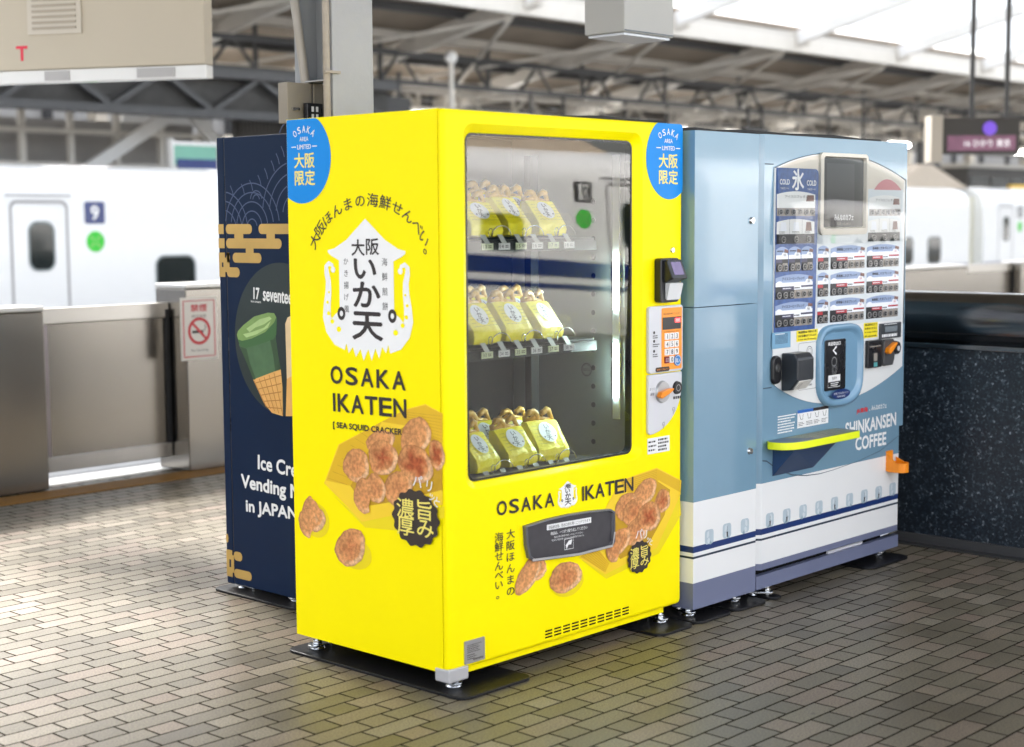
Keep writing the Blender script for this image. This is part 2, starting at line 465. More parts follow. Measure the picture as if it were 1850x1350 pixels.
# cabinet, hollow behind the window
b = MB()
b.box(0, W_, .024, .05, BOT, .672).box(0, W_, .024, .05, 1.786, TOP).box(0, .085, .024, .05, .672, 1.786).box(.955, W_, .024, .05, .672, 1.786)
b.box(0, .012, .05, D_, BOT, TOP).box(W_ - .012, W_, .05, D_, BOT, TOP).box(.012, W_ - .012, D_ - .012, D_, BOT, TOP)
b.box(.012, W_ - .012, .05, D_ - .012, TOP - .012, TOP).box(.012, W_ - .012, .05, D_ - .012, BOT, BOT + .012)
b.build('cabinet', YEL, ym)
# door: rounded rim, bevelled window recess
def dloop(inset, y, r, z0=BOT + .004, z1=TOP): return [(u, y, v) for u, v in rrect(inset, W_ - inset, z0 + inset, z1 - inset, r, 6)]
b = MB()
L = [dloop(.001, .0215, .012), dloop(0, .014, .012), dloop(.0015, .007, .014), dloop(.006, .002, .016), dloop(.013, 0, .02)]
L += [[(u, 0, v) for u, v in rrect(.083, .957, .668, 1.79, .045, 6)], [(u, .004, v) for u, v in rrect(.088, .952, .673, 1.785, .042, 6)],
      [(u, .020, v) for u, v in rrect(.112, .929, .686, 1.766, .03, 6)], [(u, .023, v) for u, v in rrect(.115, .926, .688, 1.763, .028, 6)], [(u, .038, v) for u, v in rrect(.115, .926, .688, 1.763, .028, 6)]]
b.loops(L)
b.build('door', YEL, ym)
# rubber gasket
b = MB()
b.loops([[(u, .0215, v) for u, v in rrect(.1155, .9255, .6885, 1.7625, .028, 6)], [(u, .0215, v) for u, v in rrect(.122, .919, .695, 1.756, .024, 6)], [(u, .047, v) for u, v in rrect(.122, .919, .695, 1.756, .024, 6)]])
b.build('window_gasket', BLACK, ym)
# window pane, very slightly bowed
GL = glass('coated_window_glass', (.93, .96, .94), .06, 1.58)
b = MB(); NX, NZ = 24, 60
ts = []
def tilt(u, v):
    s_ = min(1, max(0, (1.75 - v) / .33))
    e_ = min(1, max(0, (v - .70) / .40))
    return (.029 - .012 * u) * s_ * (.25 + .75 * e_)
vs = []
for i in range(NX + 1):
    y = .0225
    for k in range(NZ + 1):
        v_ = 1.758 - 1.066 * k / NZ; u_ = i / NX
        if k: y += tilt(u_, v_) * 1.066 / NZ
        vs.append((.1185 + .804 * u_, y, v_))
b.add(vs, [(i * (NZ + 1) + k, i * (NZ + 1) + k + 1, (i + 1) * (NZ + 1) + k + 1, (i + 1) * (NZ + 1) + k) for i in range(NX) for k in range(NZ)])
b.build('window_glass', GL, ym, smooth=True)
# interior
b = MB().box(.10, .945, .60, .61, .40, 1.80).box(.09, .10, .06, .60, .40, 1.80).box(.10, .945, .06, .60, 1.79, 1.80).box(.10, .945, .06, .60, .39, .40)
b.build('inner_liner', BLACKM, ym)
b = MB().box(.945, .955, .052, .60, .40, 1.80); b.build('inner_side_panel', mat('grey_liner', (.13, .14, .135), .45, var=.04), ym)
b = MB()
for k in range(16):
    z_ = at(1072, 365 + 33.3 * k, X=.944)
    b.cyl(Frame((.9445, 0, 0), (0, 1, 0), Z, (-1, 0, 0)), z_.y, z_.z, .0095, 0, .0015, 12)
b.build('shelf_peg_holes', BLACKM, ym)
p_ = at(1060, 668, X=.944); q_ = at(1073, 668, X=.944)
b = MB(); fI = Frame((.9443, 0, 0), (0, -1, 0), Z, (-1, 0, 0))
b.ring(fI, -p_.y, p_.z, .021, .024, .001); b.ring(fI, -p_.y, p_.z, .0175, .0185, .001)
text(b, fI, 'SDGs', -p_.y, p_.z, .009, .03, d=.001)
b.build('round_sticker', INK, ym)
LEDM = mat('led_strip', (.75, 1, .95), .4, emit=110, var=.02)
b = MB(); a0 = at(1112, 440, X=.938); 

for z0_, z1_ in ((1.19, 1.37), (.88, 1.06)):
    k = z0_
    while k < z1_: b.box(.936, .940, a0.y - .006, a0.y + .006, k, k + .009); k += .0145
b.build('led_lamp', LEDM, ym)
MB().box(.940, .9449, a0.y - .015, a0.y + .015, .80, 1.72).build('lamp_channel', LGREY, ym)

# shelves with price tags, coils and dividers, and the bags standing in them
ZS = [at(950, 432, Y=.10).z, at(950, 621, Y=.10).z, at(950, 846, Y=.10).z]
CLEARP = glass('clear_plastic', (.95, .96, .95), .008, 1.3)
TAGW = mat('price_tag_print', (.62, .66, .42), .5, var=.1); TAGR = mat('price_tag_white', (.7, .68, .66), .5)
b_bag = None
BAGM = mat('yellow_film', (.95, .78, .01), .35, var=.12, scale=40, bump=.3, bscale=34)
HANDLE = mat('amber_film', (.55, .30, .02), .35, var=.5, scale=50, bump=.4, bscale=60)
def make_bag():
    t = empty('snack_bag', (0, 0, 0), '', 'snack bag', 'snack bags in the vending machine'); t.location = (0, 0, 0)
    prof = [(.002, .002), (-.002, .004), (-.005, .020), (-.002, .040), (.001, .045), (.034, .083), (.066, .119), (.071, .123), (.095, .123), (.099, .118), (.102, .05), (.099, .003), (.05, 0)]
    rnd = random.Random(3); b = MB(); L = []
    for u in (-1, -.97, -.7, -.35, 0, .35, .7, .97, 1):
        wx = .063 * u; sh = 1 - .05 * abs(u) ** 6
        L.append([(wx + rnd.uniform(-.0012, .0012), .05 + (y - .05) * sh + rnd.uniform(-.0015, .0015), .06 + (z - .06) * sh + rnd.uniform(-.0015, .0015)) for y, z in prof])
    b.loops(L, True, True)
    o = b.build('pouch', BAGM, t)
    # slanted front face frame
    nV = Vector((0, .064, .072)).normalized(); nN = Vector((0, -.072, .064)).normalized()
    f = Frame(Vector((0, .034, .084)), (1, 0, 0), nV, nN)
    b = MB(); b.poly(f, [(.9 * p[0], p[1]) for p in ell(0, .006, .038, .038)] , .0035); b.build('emblem_disc', WINK, t)
    b = MB()
    for k, c in enumerate('いか天'): glyph(b, f, c, .002 - .003 * k, .026 - .021 * k, .023, d=.0048, bold=.02)
    b.poly(f, ell(-.022, -.012, .0035, .0035, 10), .0048); b.poly(f, ell(.022, -.012, .0035, .0035, 10), .0048)
    b.build('emblem_lettering', INK, t)
    b = MB()
    for k in range(6):
        v = -.036 + .0135 * k
        for s_ in (-1, 1):
            x0 = .034 if -.03 < v < .04 else .0
            pts = [(s_ * (x0 + (.056 - x0) * i / 8), v + .0012 * math.sin(i * 2.4)) for i in range(9)]
            b.stroke(f, pts, .0011, .0032)
    b.build('wave_print', mat('olive_ink', (.25, .20, .01), .5), t)
    b = MB()
    for s_ in (-1, 1):
        pts = [(s_ * (.030 + .024 * math.cos(rad(q))) + rnd.uniform(-.003, .003), .086 + rnd.uniform(-.004, .004), .118 + .036 * math.sin(rad(q)) + rnd.uniform(-.003, .003)) for q in range(0, 190, 22)]
        b.tube(pts, [.010 + rnd.uniform(-.002, .003) for _ in pts], 7)
    b.tube([(-.05, .084, .122), (-.02, .088, .130), (.01, .084, .127), (.05, .087, .122)], [.006, .011, .008, .006], 7)
    o = b.build('gathered_top', HANDLE, t, smooth=True)
    return t
bag0 = make_bag()
bag_names = ['top', 'middle', 'bottom']
used = False
XB = []
for r_, (row, pxs, yp) in enumerate((('top', (868, 928, 986), 430), ('middle', (866, 926, 985), 618), ('bottom', (869, 930, 986), 850))):
    z0 = ZS[r_]
    for k, px_ in enumerate(pxs):
        x = at(px_, 650, Y=.13).x
        for dep in range(2):
            t = bag0 if not used else copy_tree(bag0); used = True
            t.location = (x + random.uniform(-.004, .004), .095 + .118 * dep, z0 + .008 + DZ + (.012 if dep else 0)); t.rotation_euler = (rad(random.uniform(-3, 5)), rad(random.uniform(-3, 3)), rad(random.uniform(-9, 9))); t.scale = (random.uniform(.95, 1.05), random.uniform(.95, 1.05), random.uniform(.93, 1.06))
            place = ('left', 'middle', 'right')[k]
            t['label'] = f'yellow snack bag in the {row} window row, ' + (f'{place} one at the front' if dep == 0 else f'behind the {place} front bag')
    sh = MB().box(.105, .80, .085, .58, z0 - .012, z0).box(.105, .80, .075, .086, z0 - .040, z0 - .008)
    sh.build('shelf', mat('dark_shelf_steel', (.03, .03, .032), .35, .6), ym)
    xs_ = [at(p, 650, Y=.13).x for p in pxs]
    tg = MB(); tw = MB(); cl = MB(); co = MB(); lg = MB()
    for k, x in enumerate(xs_):
        for j, dx in enumerate((-.028, .05)):
            fT = Frame((0, .070, 0), (1, 0, 0), Z, (0, -1, 0))
            (tg if j == 0 else tw).fbox(fT, x + dx - .026, x + dx + .026, z0 - .032, z0 - .011, 0, .003)
            text(lg, fT, f'{33 + 2 * k - 20 * (1 - r_) + (0 if j == 0 else 1)}', x + dx - .013, z0 - .0215, .012, .016, d=.004)
            smallprint(lg, fT, x + dx + .003, x + dx + .022, z0 - .027, z0 - .016, 2, .004, k)
            # pusher flap above the tag
            cl.add([(x + dx - .012, .066, z0 - .012), (x + dx + .012, .066, z0 - .012), (x + dx + .008, .085, z0 + .016), (x + dx - .016, .085, z0 + .016)], [(0, 1, 2, 3)])
        co.tube([(x + .052 + .040 * math.cos(a * .35), .076 + .012 * a / 9, z0 + .010 + .034 * math.sin(a * .35)) for a in range(10)], .0016, 6)
        co.tube([(x - .008 + .010 * math.cos(a * .63), .072, z0 + .022 + .014 * math.sin(a * .63)) for a in range(11)], .0013, 6)
    tg.build('price_tag', TAGW, ym); tw.build('price_tag', TAGR, ym); lg.build('tag_print', INK, ym)
    cl.build('tag_clip', mat('tag_clip_plastic', (.5, .5, .46), .3), ym); co.build('dispensing_coil', CHROME, ym, smooth=True)
    dv = MB()
    for x in [xs_[0] - .085, (xs_[0] + xs_[1]) / 2 - .003, (xs_[1] + xs_[2]) / 2 - .003, xs_[2] + .085]:
        f_ = Frame((x, 0, 0), (0, 1, 0), Z, (1, 0, 0))
        dv.poly(f_, [(.075, z0 - .005), (.5, z0 - .005), (.5, z0 + .085), (.11, z0 + .085), (.09, z0 + .075), (.078, z0 + .05)], 0)
    dv.build('divider', CLEARP, ym)
# product rail behind
MB().box(.105, .80, .40, .43, 1.02, 1.06).box(.76, .80, .34, .37, .75, 1.72).build('shelf_rail', BLACKM, ym)

# --- blue corner stickers
def corner_sticker(fr, pts, cx_, cz_, s=1):
    MB().poly(fr, pts, .0012).build('corner_sticker', CYAN, ym)
    b = MB()
    for k, c in enumerate('OSAKA'):
        a = rad(128 - 19 * k)
        text(b, fr, c, cx_ + .078 * math.cos(a) * s, cz_ + .018 + .066 * math.sin(a), .022, .016 * s, rot=a - math.pi / 2, bold=.02)
    text(b, fr, 'AREA', cx_, cz_ + .052, .0135, .046 * s, bold=.015)
    text(b, fr, 'LIMITED', cx_, cz_ + .027, .0145, .072 * s, bold=.015)
    for s_ in (-1, 1):
        b.poly(fr, [(cx_ + s_ * .043 * s, cz_ + .026), (cx_ + s_ * .068 * s, cz_ + .026), (cx_ + s_ * .068 * s, cz_ + .029), (cx_ + s_ * .043 * s, cz_ + .029)], .0018)
    b.build('sticker_lettering', WINK, ym)
    b = MB()
    for k, c in enumerate('大阪限定'):
        glyph(b, fr, c, cx_ + (-.028 if k % 2 == 0 else .028) * s, cz_ - .018 - (.056 if k > 1 else 0), .052, sx=s * 1.08, bold=.022)
    b.build('sticker_kanji', GOLDI, ym)
# side: disc clipped by the back and top edges of the panel
R_ = .155; c0 = (-.655, 1.704)
pts = [(max(-.7285, min(p[0], 0)), min(p[1], 1.8285)) for p in ell(c0[0], c0[1], .146, .148, 60)]
corner_sticker(SD, pts, -.640, 1.712, .95)
c0 = (1.105, 1.708)
pts = [(min(1.1835, p[0]), min(p[1], 1.8285)) for p in ell(c0[0], c0[1], .130, .142, 60)]
corner_sticker(FR, pts, 1.100, 1.716, 1.0)

# --- squid emblem on the side panel
def squid(fr, m2, sc_, em_label=None):
    """white squid shaped logo drawn in local units, x -.2..+.2, z 0..-.45 below the tip"""
    def T(p): return m2(p)
    b = MB()
    # hood (rhombic fin) and mantle
    hood = [(0, 0), (.03, -.022), (.09, -.066), (.15, -.094), (.182, -.1), (.182, -.108), (.165, -.118), (.128, -.132), (.128, -.3), (.135, -.34), (.128, -.385),
            (-.128, -.385), (-.135, -.34), (-.128, -.3), (-.128, -.132), (-.165, -.118), (-.182, -.108), (-.182, -.1), (-.15, -.094), (-.09, -.066), (-.03, -.022)]
    b.poly(fr, [T(p) for p in hood], .0014)
    # fringe of teeth under the head
    fpx = [(606, 606), (611, 623), (627, 622), (630.5, 638), (638, 627), (643.5, 645), (652, 631), (657.5, 652), (666, 631), (672, 652), (679, 630), (685.5, 648), (691, 627), (698, 638.6), (702, 624), (717, 630), (712, 606), (700, 570), (620, 570)]
    fl = [SD.px(*p) for p in fpx]; fl = [(p[0] + .350, p[1] - 1.505) for p in fl]
    b.poly(fr, [T(p) for p in fl], .0013)
    # side arms curling up and out
    for s_ in (-1, 1):
        dots = MB()
        ctr = [(.155, -.165), (.162, -.148), (.178, -.142), (.191, -.152), (.190, -.172), (.182, -.2), (.183, -.235), (.190, -.275), (.193, -.315), (.178, -.352), (.145, -.382), (.10, -.395)]
        ctr = [(.158, -.160)] + ctr[1:]
        wd = [.010, .013, .016, .019, .022, .025, .029, .034, .04, .046, .05, .05]
        b.stroke(fr, [T((s_ * x, z)) for x, z in ctr], [q * sc_ for q in wd], .0012)
        b.poly(fr, [T(p) for p in ell(s_ * .158, -.162, .011, .010, 16)], .00125)
        for (px_, py_, r_) in ((595, 528, .0036), (592.5, 546, .0048), (594.5, 566, .006), (601, 581, .0066), (613, 595, .0082)):
            q = SD.px(px_, py_); x, z = abs(q[0] + .350), q[1] - 1.505
            dots.poly(fr, [T(p) for p in ell(s_ * x, z, r_ * 1.35, r_ * 1.1, 14)], .0018)
        dots.build('emblem_dots', YEL, ym)
    b.poly(fr, [T(p) for p in ell(0, -.335, .172, .062, 40)], .0011)
    o1 = b.build('squid_emblem', WINK, ym)
    e = MB()
    for s_ in (-1, 1):
        e.loops([[fr.pt(*T((s_ * .120 + .019 * math.cos(a) , -.302 + .0215 * math.sin(a))), .0021) for a in [k * math.pi / 12 for k in range(24)]],
                 [fr.pt(*T((s_ * .120 + .008 * math.cos(a), -.302 + .009 * math.sin(a))), .0021) for a in [k * math.pi / 12 for k in range(24)]]])
    return e, T
tip = (-.350, 1.505)
m2 = lambda p: (tip[0] + p[0] * 1.0, tip[1] + p[1] * 1.0)
e, T = squid(SD, m2, 1.0)
for c, x, z, em in (('大', -.035, -.092, .055), ('阪', .033, -.088, .055)): glyph(e, SD, c, *T((x, z)), em, bold=.025, d=.002, sx=1.22)
for c, x, z, em in (('い', -.004, -.156, .085), ('か', .002, -.240, .094), ('天', .004, -.336, .102)): glyph(e, SD, c, *T((x, z)), em, bold=.034, d=.002, sx=1.5)
for k, c in enumerate('かき揚げ風'): glyph(e, SD, c, *T((-.094, -.135 - .038 * k)), .025, d=.002)
for k, c in enumerate('海鮮煎餅'): glyph(e, SD, c, *T((.088, -.135 - .046 * k)), .027, d=.002)
e.build('emblem_lettering', INK, ym)
# arched slogan
b = MB()
s_ = '大阪ほんまの海鮮せんべい。'
a_c = (-.338, 1.360); ra = .278; rb = .202
for k, c in enumerate(s_):
    f_ = k / (len(s_) - 1); a = rad(158 - f_ * 146)
    glyph(b, SD, c, a_c[0] + ra * math.cos(a), a_c[1] + rb * math.sin(a), .046 if c not in 'ほんまのせべい' else .043, rot=(a - math.pi / 2) * .8, d=.0014, bold=.012, sx=1.22)
b.build('slogan_lettering', INK, ym)
# OSAKA IKATEN
def spaced(mb, fr, s, p0, p1, hpx, bold=.04, d=.0026, wfac=1.0):
    a = fr.px(*p0); c = fr.px(*p1); h = abs(fr.px(p0[0], p0[1] - hpx)[1] - a[1]); n = len(s)
    wl = {'I': .30, 'M': 1.2}
    ws = [wl.get(ch, 1.0) for ch in s]; tot = sum(ws)
    x = 0; L_ = math.hypot(c[0] - a[0], c[1] - a[1]); ro = math.atan2(c[1] - a[1], c[0] - a[0])
    # glyph widths are set so first and last touch the ends
    gw = wfac * h; avail = L_ - sum(q * gw for q in ws); gap = avail / (n - 1) if n > 1 else 0
    for ch, q in zip(s, ws):
        cx_ = x + q * gw / 2
        text(mb, fr, ch, a[0] + math.cos(ro) * cx_ - math.sin(ro) * h / 2, a[1] + math.sin(ro) * cx_ + math.cos(ro) * h / 2, h, q * gw if ch != 'I' else None, ro, bold, d)
        x += q * gw + gap
b = MB()
spaced(b, SD, 'OSAKA', (599, 692), (733, 705), 31); b.build('name_lettering', INK, ym); b = MB()
spaced(b, SD, 'IKATEN', (602, 742), (735, 755), 31); b.build('name_lettering', INK, ym); b = MB()
tpx(b, SD, '[ SEA SQUID CRACKER ]', 603, 775, 734, 790, 13, bold=.045, d=.0026)
b.build('name_lettering', INK, ym)

# --- printed bowl of crackers
def poly_px(mb, fr, pts, d): mb.poly(fr, [fr.px(*p) for p in pts], d)
BOW1 = mat('bowl_print_dark', (.52, .29, .006), .4, var=.25, scale=30)
BOW2 = mat('bowl_print_light', (.86, .58, .02), .4, var=.05)
BOW3 = mat('bowl_print_mid', (.70, .42, .008), .4, var=.1)
SHP = mat('shadow_print', (.80, .63, .0), .4)  # printed shadow tone, drawn beneath the bowl and crackers
CRK = mat('cracker_print', (.98, .98, .98), .5, var=.36, scale=85, attr='Col', spec=.2, contrast=.12)
def cracker(_, fr, cx_, cy_, rx, ry, rot, red, d, seed, cut=None):
    mb = MB()
    rnd = random.Random(seed); n = 44
    ph = [rnd.uniform(0, 6.28) for _ in range(4)]
    if mb.c is None: mb.c = []
    b0 = len(mb.v); rings = 9; ca, sa = math.cos(rot), math.sin(rot)
    wob = [1 + .028 * math.sin(3 * a + ph[0]) + .022 * math.sin(5 * a + ph[1]) + .014 * math.sin(11 * a + ph[2]) + rnd.uniform(-.014, .014) for a in [2 * math.pi * k / n for k in range(n)]]
    base = (.80, .37, .14); hot = (.46, .11, .04); edge = (.32, .12, .04); pale = (1.0, .70, .42)
    for k in range(rings + 1):
        t = k / rings
        for i in range(n):
            a = 2 * math.pi * i / n
            x, y = rx * t * math.cos(a) * wob[i], ry * t * math.sin(a) * wob[i]
            if cut is not None:
                lim = cut * rx + .04 * rx * math.sin(y / ry * 9 + ph[3]); x = min(x, lim)
            mb.v.append(fr.pt(cx_ + x * ca - y * sa, cy_ + x * sa + y * ca, d))
            f1 = max(0, 1 - t * 1.05) * red * 1.25 + .22 * math.sin(4 * a + ph[1] + 5 * t) * red
            f1 = min(1, max(0, f1))
            c = [base[j] * (1 - f1) + hot[j] * f1 for j in range(3)]
            lt = max(0, math.sin(a + 2.2 + rot)) * (t > .72) * .55  # rim highlight printed into the colour; dk below prints the shaded side
            c = [c[j] * (1 - lt) + pale[j] * lt for j in range(3)]
            if t > .95: c = [c[j] * .62 + edge[j] * .38 for j in range(3)]
            dk = 1 - .25 * max(0, math.sin(a - 1.0 + rot)) * t
            mb.c.append(tuple(q * dk for q in c))
    for k in range(rings):
        for i in range(n):
            j = (i + 1) % n
            mb.f.append((b0 + k * n + i, b0 + k * n + j, b0 + (k + 1) * n + j, b0 + (k + 1) * n + i))
    mb.build('cracker_artwork', CRK, ym)
def bowl_side():
    fr = SD
    b = MB(); poly_px(b, fr, [(600, 893), (660, 953), (730, 960), (803, 935), (803, 915), (655, 940)], .0010); b.build('artwork_shadow', SHP, ym)
    b = MB(); poly_px(b, fr, [(586, 873), (612, 803), (732, 740), (769, 730), (800, 747), (800, 912), (655, 943)], .0013); b.build('bowl_artwork', BOW2, ym)
    b = MB(); poly_px(b, fr, [(590, 868), (614, 804), (690, 762), (668, 812), (634, 878)], .0016); poly_px(b, fr, [(690, 762), (733, 741), (769, 732), (800, 748), (800, 800), (740, 770)], .0016); b.build('bowl_artwork', BOW3, ym)
    b = MB()
    for k in range(9):
        p0 = (592 + k * 11, 862 - k * 11.5 if k < 9 else 0); b.stroke(fr, [fr.px(594 + 8 * k, 864 - 12 * k), fr.px(628 + 6.5 * k, 876 - 11.5 * k)], .0014, .0019)
    b.build('bowl_lines', BOW1, ym); b = MB()
    for k in range(8): b.stroke(fr, [fr.px(735, 745 + 4 * k), fr.px(799, 752 + 6 * k)], .0012, .0019)
    b.build('bowl_lines', BOW1, ym)
    b = MB(); poly_px(b, fr, [(634, 878), (668, 812), (740, 765), (799, 800), (800, 885), (720, 905), (660, 915)], .0021); b.build('bowl_inside', BOW1, ym)
    P_ = lambda x, y: fr.px(x, y)
    cs = MB(); s_ = .00195
    L = [(790, 822, 18, 27, .2, 1.2), (688, 798, 27, 20, .3, .15), (752, 789, 30, 31, .6, .1), (645, 841, 24, 31, .3, .25), (693, 827, 27, 32, .2, .85), (721, 881, 28, 29, .5, .3), (752, 838, 32, 33, -.2, 1.25), (681, 882, 17, 28, .5, .3), (661, 896, 20, 33, -.1, .2)]
    for k, (x, y, rx, ry, ro, red) in enumerate(L):
        u, v = P_(x, y); k2 = fr.px(x + 1, y)[0] - u
        cut = .45 if k == 8 else None
        if u + rx * k2 > -.004: rx = (-.004 - u) / k2 / 1.05
        cracker(cs, fr, u, v, rx * k2, ry * .00175, ro, red, .0025 + .0003 * k, k + 3, cut)
    u, v = P_(634, 989); cracker(cs, fr, u, v, .080, .058, .55, .45, .0025, 31)
    u, v = P_(568, 928); cracker(cs, fr, u, v, .062, .060, .9, .05, .0025, 32, .6)
    u, v = P_(559, 945); cracker(cs, fr, u, v, .052, .052, -.6, .05, .0028, 33, .55)
    b = MB(); u, v = P_(642, 1000); b.poly(fr, ell(u, v, .08, .052), .0011); u, v = P_(572, 940); b.poly(fr, ell(u, v, .066, .058), .0011); b.build('artwork_shadow', SHP, ym)
def badge(fr, u, v, r):
    b = MB(); n = 120
    b.poly(fr, [(u + r * 1.12 * (1 + .045 * math.cos(14 * a)) * math.cos(a), v + r * .96 * (1 + .045 * math.cos(14 * a)) * math.sin(a)) for a in [2 * math.pi * k / n for k in range(n)]], .006)
    b.build('badge_print', mat('brown_black_print', (.028, .018, .014), .4, var=.2), ym)
    b = MB()
    for c, x, y in (('濃', -.42, .30), ('厚', -.42, -.36), ('旨', .40, .34), ('み', .42, -.32)): glyph(b, fr, c, u + x * r * 1.15, v + y * r * .92, r * .72, sx=1.25, bold=.012, d=.0067)
    b.build('badge_lettering', GOLDI, ym)
bowl_side()
badge(SD, *SD.px(753, 936), .092)
b = MB()
for c, x, y, em, ro in (('パ', 757, 870, .045, -.1), ('リ', 778, 878, .042, -.15), ('ッ', 783, 897, .034, -.5), ('と', 792, 907, .034, -.6)):
    glyph(b, SD, c, *SD.px(x, y), em, rot=ro, bold=.012, d=.0062)
b.build('slogan_lettering', WINK, ym)

# --- front artwork
b = MB()
spaced(b, FR, 'OSAKA', (897, 932), (1000, 914), 25, .04, wfac=1.0); b.build('name_lettering', INK, ym); b = MB()
spaced(b, FR, 'IKATEN', (1050, 905), (1143, 886), 25, .04, wfac=1.0); b.build('name_lettering', INK, ym)
for s_, x, y0, y1 in (('大阪ほんまの', 922, 965, 1068), ('海鮮せんべい。', 901, 971, 1074)):
    n = len(s_); b = MB()
    for k, c in enumerate(s_):
        u, v = FR.px(x, y0 + (y1 - y0) * k / (n - 1)); glyph(b, FR, c, u, v, .033, d=.0016, sx=1.3, bold=.012)
    b.build('slogan_lettering', INK, ym)
c_ = FR.px(1025, 869)
m3 = lambda p: (c_[0] + p[0] * .235, c_[1] + p[1] * .205)
e, T = squid(FR, m3, .22)
for c, x, z, em in (('大', -.03, -.085, .016), ('阪', .03, -.085, .016), ('い', -.004, -.158, .020), ('か', .002, -.243, .022), ('天', .004, -.340, .024)): glyph(e, FR, c, *T((x, z)), em, bold=.03, d=.002, sx=1.4)
e.build('emblem_lettering', INK, ym)
def bowl_front():
    fr = FR; P_ = fr.px
    b = MB(); poly_px(b, fr, [(1050, 1012), (1095, 1046), (1190, 1000), (1230, 930), (1228, 900)], .0010); b.build('artwork_shadow', SHP, ym)
    b = MB(); poly_px(b, fr, [(1046, 1008), (1120, 868), (1186, 845), (1230.5, 868), (1229, 893), (1186, 990), (1093, 1038)], .0013); b.build('bowl_artwork', BOW2, ym)
    b = MB(); poly_px(b, fr, [(1120, 869), (1186, 847), (1229, 869), (1229, 890), (1190, 868), (1135, 895)], .0016); poly_px(b, fr, [(1048, 1006), (1075, 985), (1100, 1018), (1093, 1034)], .0016); b.build('bowl_artwork', BOW3, ym)
    b = MB()
    for k in range(8): b.stroke(fr, [P_(1122 + 2 * k, 870 + 3 * k), P_(1186, 850 + 3 * k)], .0012, .0019)
    b.build('bowl_lines', BOW1, ym); b = MB()
    for k in range(7): b.stroke(fr, [P_(1052 + 4 * k, 1005 - 2 * k), P_(1090 + k, 1032 - 3 * k)], .0012, .0019)
    b.build('bowl_lines', BOW1, ym)
    b = MB(); poly_px(b, fr, [(1095, 985), (1115, 910), (1180, 865), (1210, 885), (1200, 930), (1170, 985), (1120, 1010)], .0021); b.build('bowl_inside', BOW1, ym)
    cs = MB()
    L = [(1196, 905, 15, 22, .2, .8), (1165, 888, 22, 22, .3, .1), (1130, 915, 20, 24, .3, .3), (1145, 925, 22, 26, .2, .5), (1150, 958, 24, 25, .4, .3), (1171, 933, 22, 27, -.2, .95), (1118, 978, 20, 22, .4, .35), (1110, 992, 17, 24, -.3, .25)]
    for k, (x, y, rx, ry, ro, red) in enumerate(L):
        u, v = P_(x, y); cracker(cs, fr, u, v, rx * .0030, ry * .0019, ro, red, .0025 + .0003 * k, k + 53, .45 if k == 7 else None)
    u, v = P_(1021, 1043); cracker(cs, fr, u, v, .082, .052, .0, .5, .0025, 71)
    u, v = P_(955, 1036); cracker(cs, fr, u, v, .085, .04, .75, .05, .0025, 72, .7)
    u, v = P_(972, 1025); cracker(cs, fr, u, v, .05, .04, .3, .05, .0022, 73, .7)
    b = MB(); u, v = P_(1026, 1052); b.poly(fr, ell(u, v, .08, .048), .0011); b.build('artwork_shadow', SHP, ym)
bowl_front()
badge(FR, *FR.px(1153, 1006), .058)
b = MB()
for c, x, y, em, ro in (('パ', 1152, 965, .040, -.1), ('リ', 1163, 965, .036, -.1), ('ッ', 1169, 974, .028, -.3), ('と', 1174, 979, .026, -.4)): glyph(b, FR, c, *FR.px(x, y), em, rot=ro, bold=.01, d=.0062)
b.build('slogan_lettering', WINK, ym)

# --- delivery flap
P_ = FR.px
outer = [P_(944, 950)] + [P_(x, y) for x, y in ((985, 937), (1025, 928), (1065, 922), (1098, 919))] + [P_(1106, 924), P_(1106, 978), P_(1100, 988), P_(1040, 1003), P_(960, 1014), P_(951, 1008), P_(946, 985)]
cxo = sum(p[0] for p in outer) / len(outer); cyo = sum(p[1] for p in outer) / len(outer)
inner = [(cxo + (p[0] - cxo) * .965, cyo + (p[1] - cyo) * .93) for p in outer]
inn2 = [(cxo + (p[0] - cxo) * .945, cyo + (p[1] - cyo) * .89) for p in outer]
b = MB(); b.loops([[FR.pt(*p, 0) for p in outer], [FR.pt(*p, .014) for p in outer], [FR.pt(*p, .016) for p in inner], [FR.pt(*p, .006) for p in inn2]]); b.build('flap_frame', mat('flap_frame_plastic', (.10, .10, .11), .3), ym)
b = MB(); b.poly(FR, inn2, .0065); flap = b.build('delivery_flap', mat('smoked_flap', S(62, 60, 64), .3, var=.25, scale=30), ym)
b = MB(); b.stroke(FR, [P_(955, 1011), P_(1040, 1000), P_(1100, 985), P_(1104, 960)], .008, .017); b.build('flap_lip', mat('flap_lip_metal', (.55, .55, .56), .3, .7), ym)
b = MB(); b.prism(FR, [P_(985, 948), P_(1065, 934), P_(1065, 944), P_(985, 958)], .0070, .0074); b.build('flap_label', WINK, flap)
b = MB()
tpx(b, FR, '商品搬出後、取出口扉を開くことができます', 988, 956, 1063, 942, 6, d=.008)
b.build('label_lettering', INK, flap)
b = MB()
tpx(b, FR, '商品は、一つずつ取り出してください', 992, 967, 1058, 955, 6, bold=.01, d=.007)
tpx(b, FR, '取出口扉の隙間に指を入れないでください', 998, 972, 1050, 963, 3.5, d=.007)
tpx(b, FR, '取出口に商品が残っていると次の販売はできません', 994, 978, 1052, 968, 3.5, d=.007)
b.stroke(FR, [P_(1017, 974), P_(1033, 971), P_(1033, 990), P_(1017, 993), P_(1017, 974)], .002, .007)
b.build('flap_lettering', WINK, flap)
b = MB(); poly_px(b, FR, [(1019, 985), (1025, 976), (1031, 974), (1029, 983), (1024, 984), (1021, 992)], .007); b.build('hand_symbol', WINK, flap)

